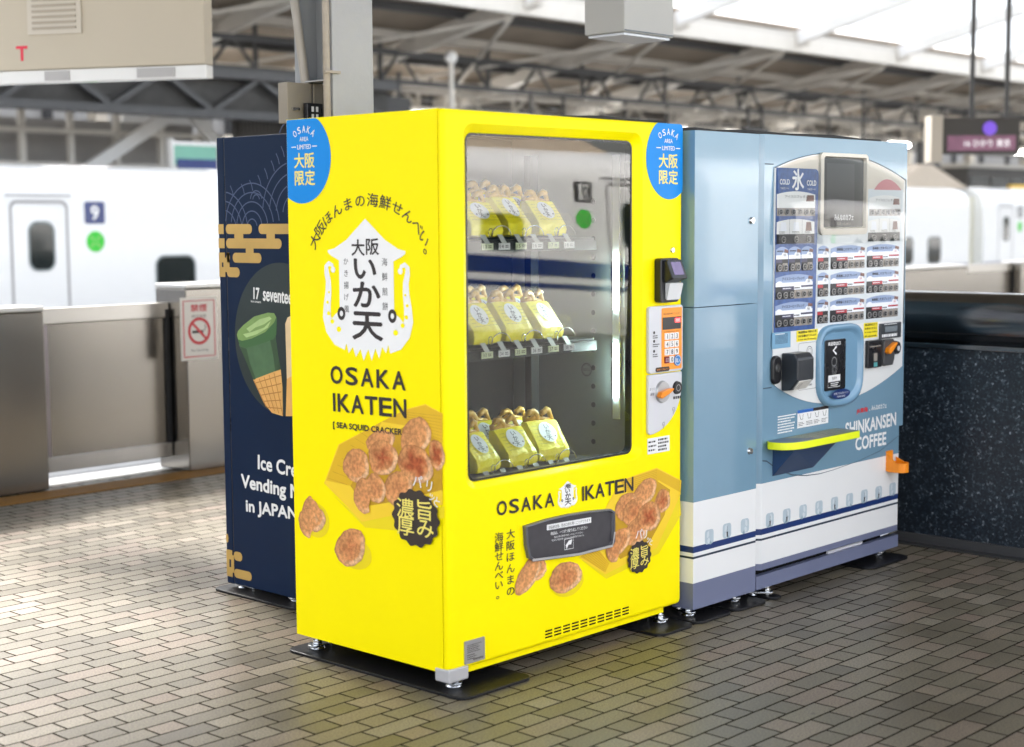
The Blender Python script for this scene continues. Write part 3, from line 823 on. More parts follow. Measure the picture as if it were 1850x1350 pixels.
# --- vents, rating plate, label, lock, corner shoe
b = MB()
for r_ in range(3):
    for k in range(10):
        u0 = .445 + .0447 * k; b.fbox(FR, u0, u0 + .034, .152 - .0105 * r_, .157 - .0105 * r_, -.002, .0012)
b.build('vent_slots', BLACKM, ym)
b = MB().prism(FR, rrect(.067, .157, .125, .198, .004), .0005, .0035)
pl = b.build('rating_plate', mat('rating_plate_metal', (.34, .33, .32), .4, .4), ym)
b = MB(); smallprint(b, FR, .078, .148, .158, .186, 5, .0039, 4, .4); smallprint(b, FR, .078, .12, .136, .155, 3, .0039, 5, .4)
for k in range(14): b.fbox(FR, .105 + .0032 * k, .1066 + .0032 * k, .132, .138, .0036, .0039)
b.build('plate_print', INK, pl)
b = MB().prism(FR, rrect(.985, 1.112, .678, .734, .002), .0006, .0014); lb = b.build('address_label', WINK, ym)
b = MB(); smallprint(b, FR, .99, 1.035, .684, .728, 3, .0018, 8, .4); smallprint(b, FR, 1.045, 1.108, .682, .73, 4, .0018, 9, .55); b.build('label_print', INK, lb)
b = MB().cyl(FR, 1.124, 1.389, .011, .0, .006, 20, .009); b.ring(FR, 1.124, 1.389, .004, .008, .0064); b.build('lock', CHROME, ym, smooth=False)
b = MB().prism(FL, [(-.003, -.004), (.085, -.004), (.085, .03), (.03, .06), (-.003, .06)], .078, .122); b.build('corner_shoe', GREYP, ym, bevel=.006)
b = MB().box(.09, W_ - .08, .02, .06, .090, .110); b.build('toe_trim', YEL, ym)

# --- card terminal
b = MB()
b.prism(FR, rrect(1.022, 1.128, 1.208, 1.362, .012), 0, .030)
b.build('card_reader', BLACK, ym, bevel=.004)
fT = Frame(FR.pt(0, 0, .030), FR.U, FR.V, FR.N)
hd = Vector((0, -1, .42)).normalized(); hv = Vector((0, .42, 1)).normalized()
f2 = Frame((1.078, -.046, 1.322), (1, 0, 0), hv, hd)
b = MB().prism(f2, rrect(-.042, .044, -.038, .034, .008), -.03, .012); rd = b.build('reader_head', BLACK, ym, bevel=.003)
b = MB().poly(f2, rrect(-.026, .030, -.024, .024, .003), .0128); b.build('reader_screen', mat('reader_screen', S(96, 84, 116), .25, var=.2, scale=40, emit=.15), rd)
hd2 = Vector((0, -1, -.25)).normalized(); hv2 = Vector((0, -.25, 1)).normalized()
f3 = Frame((1.084, -.036, 1.250), (1, 0, 0), hv2, hd2)
b = MB().prism(f3, rrect(-.036, .040, -.032, .028, .005), -.02, .008); b.build('touch_pad', mat('touch_pad_white', (.70, .70, .70), .35, var=.03), rd)

# --- keypad panel
b = MB().prism(FR, rrect(.977, 1.172, .962, 1.196, .012), 0, .014); kp = b.build('keypad_panel', LGREY, ym, bevel=.003)
b = MB().poly(FR, rrect(1.046, 1.164, .970, 1.188, .006), .0148); b.build('orange_face', ORPR, kp)
b = MB().fbox(FR, 1.052, 1.156, 1.112, 1.155, .0149, .0165); b.build('price_display', BLACK, kp)
b = MB(); b.fbox(FR, 1.122, 1.152, 1.135, 1.150, .0165, .017); b.build('sold_out_lamp', mat('red_lamp', (.9, .04, .04), .4, emit=1.2), kp)
b = MB(); text(b, FR, '売切', 1.137, 1.1425, .010, .022, d=.0175)
for k, c in enumerate('123456789'):
    pass
b.build('lamp_lettering', WINK, kp)
bt = MB(); bl = MB()
for k, c in enumerate('123456789 0 '):
    if c == ' ': continue
    u = 1.074 + .0275 * (k % 3); v = 1.088 - .0275 * (k // 3)
    kb = MB().prism(FR, rrect(u - .0115, u + .0115, v - .0115, v + .0115, .002), .0148, .019).build('key', WHITE, kp)
    nb = MB(); text(nb, FR, c, u, v, .016, bold=.02, d=.0195); nb.build('key_digit', INK, kp)
MB().prism(FR, rrect(1.0625, 1.0855, .994, 1.017, .002), .0148, .019).build('key', mat('maroon_key', S(120, 20, 36), .4), kp)
b = MB().cyl(FR, 1.136, 1.000, .0195, .0148, .0185, 24); b.build('confirm_key', mat('blue_key', S(40, 120, 190), .35), kp)
b = MB(); text(b, FR, '購入', 1.136, 1.000, .016, .028, d=.0192); b.ring(FR, 1.136, 1.0, .016, .0175, .0192); text(b, FR, '訂正', 1.074, 1.0055, .012, .018, d=.0196); b.build('key_lettering', WINK, kp)
b = MB(); text(b, FR, '商品の番号を押してください', 1.104, 1.167, .007, .095, d=.0152); text(b, FR, '左の3桁番号をお確かめください', 1.104, 1.104, .005, .09, d=.0152)
for k, v in enumerate((1.105, 1.075, 1.04)):
    b.poly(FR, ell(1.004, v, .0055, .0055, 14), .0148); smallprint(b, FR, .997, 1.036, v - .022, v - .008, 2, .0148, k, .5)
b.build('panel_print', INK, kp)
b = MB().prism(FR, rrect(1.012, 1.092, .966, .982, .007), .0149, .0153); b.build('notice_strip', INK, kp)
b = MB(); text(b, FR, '番号を押してから購入ボタンを', 1.052, .974, .007, .066, d=.0158); b.build('notice_lettering', ORPR, kp)
# --- coin panel (quarter-round lower end)
pts = [(.977, .958), (1.170, .958), (1.170, .915)] + [(.977 + .193 * math.cos(rad(a)), .915 - .168 * math.sin(rad(a))) for a in range(8, 84, 8)] + [(.990, .748), (.981, .752), (.977, .76)]
b = MB().prism(FR, pts, 0, .012); cp = b.build('coin_panel', LGREY, ym, bevel=.003)
u0, v0 = 1.054, .894
b = MB().cyl(FR, u0, v0, .040, .012, .020, 28, .036); b.build('coin_dial', mat('dial_silver', (.45, .45, .46), .3, .6), cp)
b = MB().prism(FR, [(u0 - .040, v0 - .012), (u0 - .030, v0 - .020), (u0 + .012, v0 - .006), (u0 + .036, v0 + .006), (u0 + .036, v0 + .012), (u0 + .008, v0 + .010), (u0 - .032, v0 + .002)], .018, .038); b.build('return_lever', ORANGE, cp, bevel=.002)
b = MB().cyl(FR, 1.138, .902, .024, .012, .020, 24, .022); b.build('coin_slot', BLACK, cp)
b = MB(); b.ring(FR, 1.138, .902, .010, .012, .0204); b.build('slot_ring', GREYP, cp)
b = MB(); text(b, FR, 'おつり', .997, .908, .009, .026, d=.0125); text(b, FR, '返却', .997, .890, .010, .022, d=.0125); b.build('panel_print', INK, cp); b = MB(); smallprint(b, FR, 1.118, 1.166, .860, .874, 1, .0125, 3, .7)
b.build('panel_print', INK, cp)
for u, v in ((1.118, .822), (1.060, .775)):
    b = MB()
    b.stroke(FR, [(u - .006, v), (u - .002, v + .010), (u + .006, v + .012), (u + .006, v - .006)], .002, .0125); b.stroke(FR, [(u, v + .004), (u, v - .012)], .002, .0125); b.build('panel_print', INK, cp)

# --- feet on black steel plates
def plate(parent, x0, x1, y0, y1, r=.04):
    b = MB().prism(FL, rrect(x0, x1, y0, y1, r), GZ, GZ + .010); return b.build('anchor_plate', PLATE, parent, bevel=.002)
def foot(parent, x, y, ztop, ang=0):
    b = MB(); z0 = GZ + .010
    ca, sa = math.cos(ang), math.sin(ang)
    f = Frame((x, y, 0), (ca, sa, 0), (-sa, ca, 0), Z)
    o = f
    b.cyl(o, 0, 0, .0085, z0, ztop, 14)
    b.cyl(o, 0, 0, .017, z0 + .016, z0 + .028, 6)
    b.cyl(o, 0, 0, .026, z0, z0 + .008, 24, .022)
    b.prism(o, rrect(-.035, .085, -.022, .022, .02, 6), z0 + .008, z0 + .015)
    b.cyl(o, .062, 0, .008, z0, z0 + .034, 12); b.cyl(o, .062, 0, .014, z0 + .015, z0 + .024, 6)
    return b.build('levelling_foot', CHROME, parent, bevel=.0012)
plate(ym, -.025, .30, -.085, .765); plate(ym, .955, 1.165, -.085, .80)
for x, y, a in ((.055, .035, 1.2), (.055, .69, 0), (1.105, .035, 1.4), (1.105, .69, 1)): foot(ym, x, y, BOT + .01, a)
# ------------------------------------------------------------------ navy ice cream machine, back to back with the yellow one
im = empty('ice_cream_vending_machine', (.95, 1.43, GZ), 'navy ice cream vending machine with gold cloud artwork, behind the yellow machine', 'vending machine')
MB().box(.394, 1.55, 1.212, 1.600, .075, 1.8215).build('cabinet', NAVYP, im, bevel=.004)
MB().box(.394, 1.55, 1.6035, 1.6485, .072, 1.8235).build('door', NAVYP, im, bevel=.006)
MB().box(.3965, 1.54, 1.598, 1.606, .08, 1.818).build('door_gasket', BLACK, im)
P_ = IC.px
b = MB()
def waves(cx_, cy_, rs, a0=8, a1=172, d=.001):
    for r_ in rs:
        pts = [p for p in arc(cx_, cy_, r_, a0, a1, 30) if -1.598 < p[0] < -1.215]
        if len(pts) > 2: b.stroke(IC, pts, .0045, d)
c = P_(456, 415); waves(c[0], c[1] + .01, (.165, .130, .095, .06, .03))
b.build('wave_artwork', WAVE, im); b = MB()
c = P_(405, 420); waves(c[0], c[1] + .005, (.15, .115, .08), 8, 110)
b.build('wave_artwork', WAVE, im); b = MB()
c = P_(535, 398); waves(c[0], c[1] + .02, (.195, .155, .115, .075), 75, 172); waves(c[0], c[1] + .27, (.10,), 80, 150)
b.build('wave_artwork', WAVE, im); b = MB()
for x, y in ((440, 342), (455, 335), (470, 326), (482, 314), (494, 300), (503, 287), (512, 274), (420, 345)):
    u, v = P_(x, y); b.stroke(IC, [(u - .012, v + .02), (u, v), (u + .006, v - .02)], .004, .001)
u, v = P_(463, 352)
for r_ in (.02, .035): waves(u, v - .02, (r_,))
b.build('wave_artwork', WAVE, im)
# gold clouds
def bars(mb, fr, L, d):
    for x0, x1, y in L:
        a = fr.px(x0, y); c2 = fr.px(x1, y + (x1 - x0) * .0)
        mb.poly(fr, rrect(a[0], c2[0], a[1] - .021, a[1] + .021, .0205, 6), d)
b = MB()
top = IC.px(450, 413)[1]; st = .066
def gbar(u0, u1, v): b.poly(IC, rrect(max(u0, -1.598), min(u1, -1.2), v - .019, v + .019, .0185, 6), .0014)
def glink(u0, u1, v0, v1): b.poly(IC, [(u0, v0), (u1, v0), (u1, v1), (u0, v1)], .0013)
U = lambda x, y=430: IC.px(x, y)[0]
v1_, v2_, v3_, v4_ = IC.px(420, 414)[1], IC.px(440, 440)[1], IC.px(440, 466)[1], IC.px(420, 492)[1]
gbar(U(398), U(456), v1_); gbar(U(468), U(560), v1_); gbar(U(395), U(509), v2_); gbar(U(420), U(472), v3_); gbar(U(390), U(432), v4_)
glink(U(424), U(440), v2_, v1_); glink(U(482), U(497), v2_, v1_); glink(U(444), U(458), v3_, v2_); glink(U(403), U(414), v4_, v3_); gbar(U(398), U(415), v3_)
b.build('gold_cloud_artwork', GOLD, im); b = MB()
w1_, w2_, w3_ = IC.px(420, 1003)[1], IC.px(420, 1034)[1], IC.px(410, 972)[1]
b.poly(IC, rrect(-1.598, U(438, 1003), w1_ - .018, w1_ + .018, .0175, 6), .0014); b.poly(IC, rrect(-1.598, U(455, 1034), w2_ - .018, w2_ + .018, .0175, 6), .0014)
glink(-1.598, U(418, 1015), w2_, w1_)
b.build('gold_cloud_artwork', GOLD, im); b = MB()
for u0, u1, v in ((-1.646, -1.612, v1_), (-1.646, -1.608, v2_), (-1.646, -1.608, v3_), (-1.646, -1.608, v4_), (-1.646, -1.608, w1_), (-1.646, -1.608, w2_)):
    b.poly(IC, [(u0, v - .019), (u1, v - .019), (u1, v + .019), (u0, v + .019)], .0014)
glink(-1.646, -1.628, v4_, v3_); glink(-1.646, -1.628, w2_, w1_); b.poly(IC, ell(-1.638, w3_, .008, .018, 16), .0014)
b.build('gold_cloud_artwork', GOLD, im)
# dark oval with two cones
cu_, cv_ = -1.270, 1.058
ov = [p for p in ell(cu_, cv_, .286, .288, 72)]
MB().poly(IC, [(min(p[0], -1.0), p[1]) for p in ov], .0012).build('oval_artwork', DKGRN, im)
TEA = mat('green_ice_print', S(70, 104, 70), .4, var=.3, scale=30); TEA2 = mat('green_top_print', S(118, 150, 84), .3, var=.3, scale=8); TEA3 = mat('green_rim_print', S(54, 96, 52), .35, var=.1)
WAF = mat('wafer_print', S(222, 170, 96), .45, var=.2, scale=25); WAFD = mat('wafer_line_print', S(176, 116, 52), .45); VAN = mat('vanilla_print', S(224, 196, 150), .4, var=.12, scale=40)
b = MB(); poly_px(b, IC, [(432, 622), (498, 604), (503, 640), (508, 668), (459, 687), (446, 655)], .0018); b.build('ice_artwork', TEA, im)
b = MB(); poly_px(b, IC, [(429, 607), (431, 598), (440, 588), (460, 572), (485, 565), (496, 566), (501, 575), (500, 605), (495, 613), (470, 622), (445, 629), (434, 625)], .0021); b.build('ice_artwork', TEA3, im)
b = MB(); poly_px(b, IC, [(429, 605), (431, 598), (440, 588), (460, 572), (485, 565), (496, 566), (500, 573), (496, 583), (480, 600), (455, 612), (438, 616), (431, 613)], .0024); b.build('ice_artwork', TEA2, im)
b = MB(); poly_px(b, IC, [(446, 594), (470, 577), (488, 572), (492, 576), (478, 586), (462, 592), (452, 600)], .0027); poly_px(b, IC, [(440, 604), (456, 600), (478, 592), (490, 580), (485, 592), (465, 604), (446, 610)], .0027); b.build('ice_artwork', mat('pale_green_print', S(164, 190, 128), .3, var=.3, scale=20), im)  # printed highlights drawn on the ice cream top
b = MB(); poly_px(b, IC, [(434, 626), (446, 630), (452, 655), (463, 685), (459, 687), (446, 655)], .0020); poly_px(b, IC, [(488, 612), (498, 606), (503, 640), (508, 668), (498, 671), (494, 640)], .0020); b.build('ice_artwork', mat('green_shade_print', S(46, 74, 46), .4, var=.3, scale=40), im)  # printed shading, darker bands down both sides of the green ice
b = MB(); poly_px(b, IC, [(458, 686), (508, 667), (511, 700), (512, 752), (492, 746), (477, 727)], .0020); poly_px(b, IC, [(519, 685), (540, 672), (560, 740), (528, 752), (517, 752)], .0020); b.build('cone_artwork', WAF, im)
b = MB()
for k in range(5): b.stroke(IC, [P_(460 + 9 * k, 688 - 3.6 * k), P_(482 + 7.5 * k, 735 + 4 * k)], .0035, .0026); b.stroke(IC, [P_(463 + 5 * k, 692 + 11 * k), P_(509, 678 + 15 * k)], .0035, .0026)
b.build('cone_lines', WAFD, im)
b = MB(); poly_px(b, IC, [(516, 585), (520, 574), (545, 560), (565, 600), (560, 680), (519, 690)], .0018); b.build('ice_artwork', VAN, im)
b = MB(); tpx(b, IC, 'seventeen', 476, 543, 535, 551, 20, bold=.045); b.build('name_lettering', WINK, im); b = MB()
tpx(b, IC, '17', 459, 540, 469, 541, 20, bold=.06); tpx(b, IC, 'ice cream', 454, 546, 472, 548, 4, bold=.02); b.build('logo_lettering', WINK, im); b = MB()
tpx(b, IC, 'Ice Cream', 467, 847, 566, 869, 25, bold=.06); b.build('name_lettering', WINK, im); b = MB()
tpx(b, IC, 'Vending Machine', 437, 887, 612, 925, 30, bold=.06); b.build('name_lettering', WINK, im); b = MB()
tpx(b, IC, 'in JAPAN', 446, 930, 538, 946, 27, bold=.06)
b.build('name_lettering', WINK, im)
plate(im, .345, .62, 1.16, 1.685); plate(im, 1.30, 1.62, 1.16, 1.72)
for x, y, a in ((.44, 1.60, -1.57), (.44, 1.27, 0), (1.50, 1.60, 0)): foot(im, x, y, .085, a)

# ------------------------------------------------------------------ striped front of the two blue machines
def stripes(parent, x0, x1, y0, bands, fr):
    for nm, m, v0, v1 in bands:
        b = MB(); b.box(x0, x1, y0, y0 + .003, v0, v1); b.build(nm, m, parent)
SB, YD = .0875, .66
# side cabinet
cb_ = empty('side_cabinet', (1.41, .3, GZ), 'narrow pale blue side cabinet with two locked doors and white striped base', 'cabinet')
X0, X1 = 1.2055, 1.6065
ST = [(SB, .185, VIOLET, 'base_band'), (.185, .275, WHITE, 'white_band'), (.275, .283, NAVYD, 'thin_stripe'), (.283, .297, WHITE, 'white_band'), (.297, .320, NAVY, 'broad_stripe'), (.320, .482, WHITE, 'white_band'), (.482, 1.808, BLUE, 'blue_body')]
def banded(parent, x0, x1, y0, y1, lst, ztop=None, bev=0, nm=''):
    for k, (a, c, m, name) in enumerate(lst):
        MB().box(x0, x1, y0, y1, a, c).build(nm + name if nm else name, m, parent)
banded(cb_, X0, X1, .062, YD, [(SB + .002, .185, VIOLET, 'base_band'), (.185, .275, WHITE, 'white_band'), (.275, .283, NAVYD, 'thin_stripe'), (.283, .297, WHITE, 'white_band'), (.297, .320, NAVY, 'broad_stripe'), (.320, .482, WHITE, 'white_band'), (.482, 1.806, BLUE, 'cabinet')])
def door(z0, z1, dsplit):
    d = None
    for a, c, m, name in ST:
        a2, c2 = max(a, z0), min(c, z1)
        if c2 - a2 > .001:
            o = MB().box(X0, X1 - .004, -.038, .056, a2, c2).build('door' if name == 'blue_body' else 'door_' + name, m, cb_)
            if name == 'blue_body': d = o
    return d
d1 = door(1.1845, 1.808, 0); d2 = door(SB, 1.1815, 0)
for dd, z in ((d1, 1.49), (d2, .63)):
    MB().cyl(BL, 1.558, z, .014, 0, .009, 24, .011).build('door_lock', CHROME, dd, smooth=False)
for z in (1.70, 1.26, 1.02, .66, .20):
    b = MB(); b.tube([(X0 - .005, .059, z - .033), (X0 - .005, .059, z + .033)], .006, 10); b.box(X0 - .004, X0 + .001, .047, .071, z - .03, z + .03); b.build('hinge', BLUED, cb_)
b = MB()
def cupwin(b, d_, fr, u, v):
    b.poly(fr, rrect(u - .021, u + .021, v - .032, v + .032, .014, 4), d_)
WINP = mat('window_print', S(176, 190, 198), .4, var=.1, scale=30); WINP2 = mat('window_print_light', S(200, 208, 212), .4); WINP3 = mat('window_print_mid', S(140, 160, 172), .4)
def windows(parent, L, fr):
    rnd = random.Random(len(L))
    for k, (u, v) in enumerate(L):
        b = MB(); q = rnd.choice((-1, 1))
        b.use(WINP).poly(fr, rrect(u - .027, u + .027, v - .027, v + .027, .013, 4), .0006)
        b.use(WINP2).poly(fr, [(u + q * .002, v + .024), (u + q * .014, v + .018), (u + q * .017, v), (u + q * .008, v - .004), (u + q * .001, v + .006)], .0010)
        b.poly(fr, ell(u + q * .004, v - .014, .009, .010, 14), .0010)
        b.use(WINP3).poly(fr, [(u - q * .017, v - .026), (u - q * .004, v - .012), (u - q * .001, v - .029), (u - q * .010, v - .030)], .0010)
        if k % 3 == 1 or (len(L) > 5 and k in (0, 6)):
            b.use(INK).poly(fr, [(u - .004, v - .004), (u + .006, v - .004), (u + .004, v - .024), (u - .002, v - .024)], .0014); b.stroke(fr, [(u + .001, v - .004), (u + .002, v + .016)], .0015, .0014)
        b.build('window_artwork', WINP, parent)
windows(cb_, [(1.303, .343), (1.414, .349), (1.530, .350)], BL)
plate(cb_, 1.175, 1.40, -.085, .62); plate(cb_, 1.42, 1.63, -.085, .62)
for x, y, a in ((1.250, .018, 1.2), (1.535, .02, 1.5), (1.25, .55, 1)): foot(cb_, x, y, SB + .01, a)

# ------------------------------------------------------------------ coffee vending machine
cm = empty('coffee_vending_machine', (2.15, .3, GZ), 'pale blue and white coffee vending machine with rows of cup buttons and a yellow-edged shelf', 'vending machine')
A0, A1 = 1.6125, 2.690
cab = [(.139, .185, VIOLET, 'base_band'), (.185, .275, WHITE, 'white_band'), (.275, .283, NAVYD, 'thin_stripe'), (.283, .297, WHITE, 'white_band'), (.297, .320, NAVY, 'broad_stripe'), (.320, .495, WHITE, 'white_band'), (.495, 1.806, BLUE, 'cabinet')]
banded(cm, A0 + .002, A1 - .006, .045, YD, cab)
# door with chamfered left edge; lower part narrower than upper part
def doorpart(z0, z1, m, name, x1, bev=True):
    pr = [(A0, .040), (A0, -.010), (A0 + .028, -.038), (x1 - .012, -.038), (x1, -.026), (x1, .040)]
    n = len(pr)
    b = MB(); b.loops([[(x, y, z) for x, y in pr] for z in (z0, z1)], True, True)
    return b.build(name, m, cm)
for a, c, m, name in cab[:-1]: doorpart(max(a, .16), c, m, 'door_' + name, 2.690)
doorpart(.495, .612, BLUE, 'lower_door', 2.690); doorpart(.612, 1.810, BLUE, 'door', 2.722)
# dark gap and kick panel
MB().box(A0 + .01, 2.685, -.012, .045, .137, .162).build('kick_gap', BLACKM, cm)
b = MB(); b.box(A0, 2.69, -.036, .05, SB, .139); b.build('kick_panel', VIOLET, cm)
MB().box(2.15, 2.42, -.020, -.010, .139, .150).build('drip_strip', LGREY, cm)
MB().tube([(2.56, -.02, .150), (2.60, -.032, .156), (2.67, -.034, .156), (2.685, -.02, .150)], .006, 8).build('pull_handle', CHROME, cm)
windows(cm, [(1.697 + .1168 * k, .348 - .0004 * k) for k in range(9)], BL)
# fine seams of the door moulding
SEAM = mat('seam_shadow_gap', S(42, 66, 84), .5)
b = MB()
b.stroke(BL, [(A0 + .03, 1.70), (1.700, 1.70)], .004, .0012); b.stroke(BL, [(A0 + .03, .858), (1.70, .858)], .004, .0012)
b.stroke(BL, [(A0 + .03, .583), (1.672, .578), (1.75, .535), (1.85, .503), (1.95, .488), (2.05, .483), (2.15, .486)], [.005] * 4 + [.004, .003, .002], .0012)
b.stroke(BL, [(2.15, .486), (2.35, .500), (2.52, .522), (2.69, .575)], .0022, .0012)
b.build('moulding_seam', SEAM, cm)
# white front panel: arched top, bowl-shaped bottom
def qb(p0, p1, p2, n=18): return [((1 - t) ** 2 * p0[0] + 2 * t * (1 - t) * p1[0] + t * t * p2[0], (1 - t) ** 2 * p0[1] + 2 * t * (1 - t) * p1[1] + t * t * p2[1]) for t in [k / n for k in range(n + 1)]]
archp = qb((1.703, 1.686), (2.17, 1.832), (2.690, 1.655))
bowlp = qb((2.690, .868), (2.12, .650), (1.703, .872))
MB().prism(BL, archp + bowlp, .0004, .004).build('front_panel', mat('panel_white', (.74, .74, .72), .3, var=.02, coat=.2), cm)
b = MB(); b.stroke(BL, archp[-10:] + [(2.692, 1.655), (2.692, 1.05)], [.004] * 9 + [.007, .009, .009], .0046); b.stroke(BL, archp[:-9], .0025, .0046); b.build('panel_trim', mat('black_trim', (.02, .03, .035), .4), cm)
# cream upper surround and grey button field
MB().poly(BL, qb((1.715, 1.683), (2.17, 1.824), (2.680, 1.652)) + [(2.680, 1.605), (1.715, 1.605)], .0048).build('upper_surround', CREAM, cm)
MB().poly(BL, [(2.0, 1.445), (2.365, 1.445), (2.365, 1.615), (2.672, 1.615), (2.672, 1.068), (2.0, 1.068)], .0052).build('button_field', mat('pale_grey_print', S(206, 212, 214), .35, var=.02), cm)
b = MB(); b.poly(BL, qb((2.43, 1.612), (2.53, 1.70), (2.655, 1.612)), .0056); b.build('red_hill_print', mat('faded_red_print', S(196, 120, 124), .4, var=.1), cm)
ICE = mat('ice_photo_print', S(58, 86, 140), .3, var=.75, scale=38)
b = MB(); b.poly(BL, [(1.703, 1.066), (1.992, 1.066), (2.008, 1.655)] + arc(1.985, 1.665, .022, 0, 90, 6) + [(1.712, 1.688)], .0058); icp = b.build('ice_panel', ICE, cm)
b = MB(); glyph(b, BL, '氷', 1.860, 1.643, .085, bold=.03, d=.0066); text(b, BL, 'COLD', 1.768, 1.635, .020, .066, bold=.03, d=.0066); text(b, BL, 'COLD', 1.955, 1.633, .020, .066, bold=.03, d=.0066)
text(b, BL, 'つめた〜い', 1.768, 1.611, .008, .058, d=.0066); text(b, BL, 'つめた〜い', 1.955, 1.609, .008, .058, d=.0066); b.build('panel_lettering', WINK, icp)
# menu cards and buttons
SKYC = mat('card_sky_print', S(140, 158, 190), .35, var=.12, scale=20); CARDW = mat('card_white_print', S(230, 232, 236), .35); CARDB = mat('card_black_print', S(30, 30, 34), .35, var=.1)
CARDR = mat('card_red_print', S(176, 40, 50), .35); CARDN = mat('card_violet_print', S(62, 60, 86), .35); CARDG = mat('card_grey_print', S(150, 142, 132), .4, var=.1); CARDF = mat('card_photo_print', S(120, 84, 74), .4, var=.7, scale=70); CARDFN = mat('card_faded_print', S(226, 226, 222), .35, var=.05, scale=20)
BTN = None
RING = mat('button_ring', S(150, 148, 146), .3, .3)
def button(u, v, card_o):
    global BTN
    if BTN is None:
        f0 = Frame((0, 0, 0), (1, 0, 0), Z, (0, -1, 0))
        t = MB().use(RING); t.loops([[f0.pt(.0150 * math.cos(a), .0125 * math.sin(a), d) for a in [k * math.pi / 9 for k in range(18)]] for d in (0, .004)] +
                          [[f0.pt(.0112 * math.cos(a), .0094 * math.sin(a), .004) for a in [k * math.pi / 9 for k in range(18)]], [f0.pt(.0109 * math.cos(a), .0092 * math.sin(a), .0015) for a in [k * math.pi / 9 for k in range(18)]]])
        t.use(BLACK); t.cyl(f0, 0, 0, .0088, .0012, .0036, 16, .0080); t.use(RING); t.fbox(f0, -.004, .009, -.0012, .0012, .003, .0042)
        k = ORG[card_o]; ORG[card_o] = Vector((0, 0, 0)); BTN = t.build('cup_button', RING, card_o); ORG[card_o] = k; c = BTN
    else:
        c = BTN.copy(); col.objects.link(c); c.parent = card_o
    c.location = BL.pt(u, v, .0074) - CMO
CMO = Vector((2.15, .3, GZ)); ORG[cm] = CMO
class Acc:
    def __init__(s): s.mb = MB()
    def __getitem__(s, k): return s.mb.use(CM[k])
CM = {'sky': SKYC, 'white': CARDW, 'black': CARDB, 'red': CARDR, 'violet': CARDN, 'grey': CARDG, 'photo': CARDF, 'fade': CARDFN, 'ink': INK}
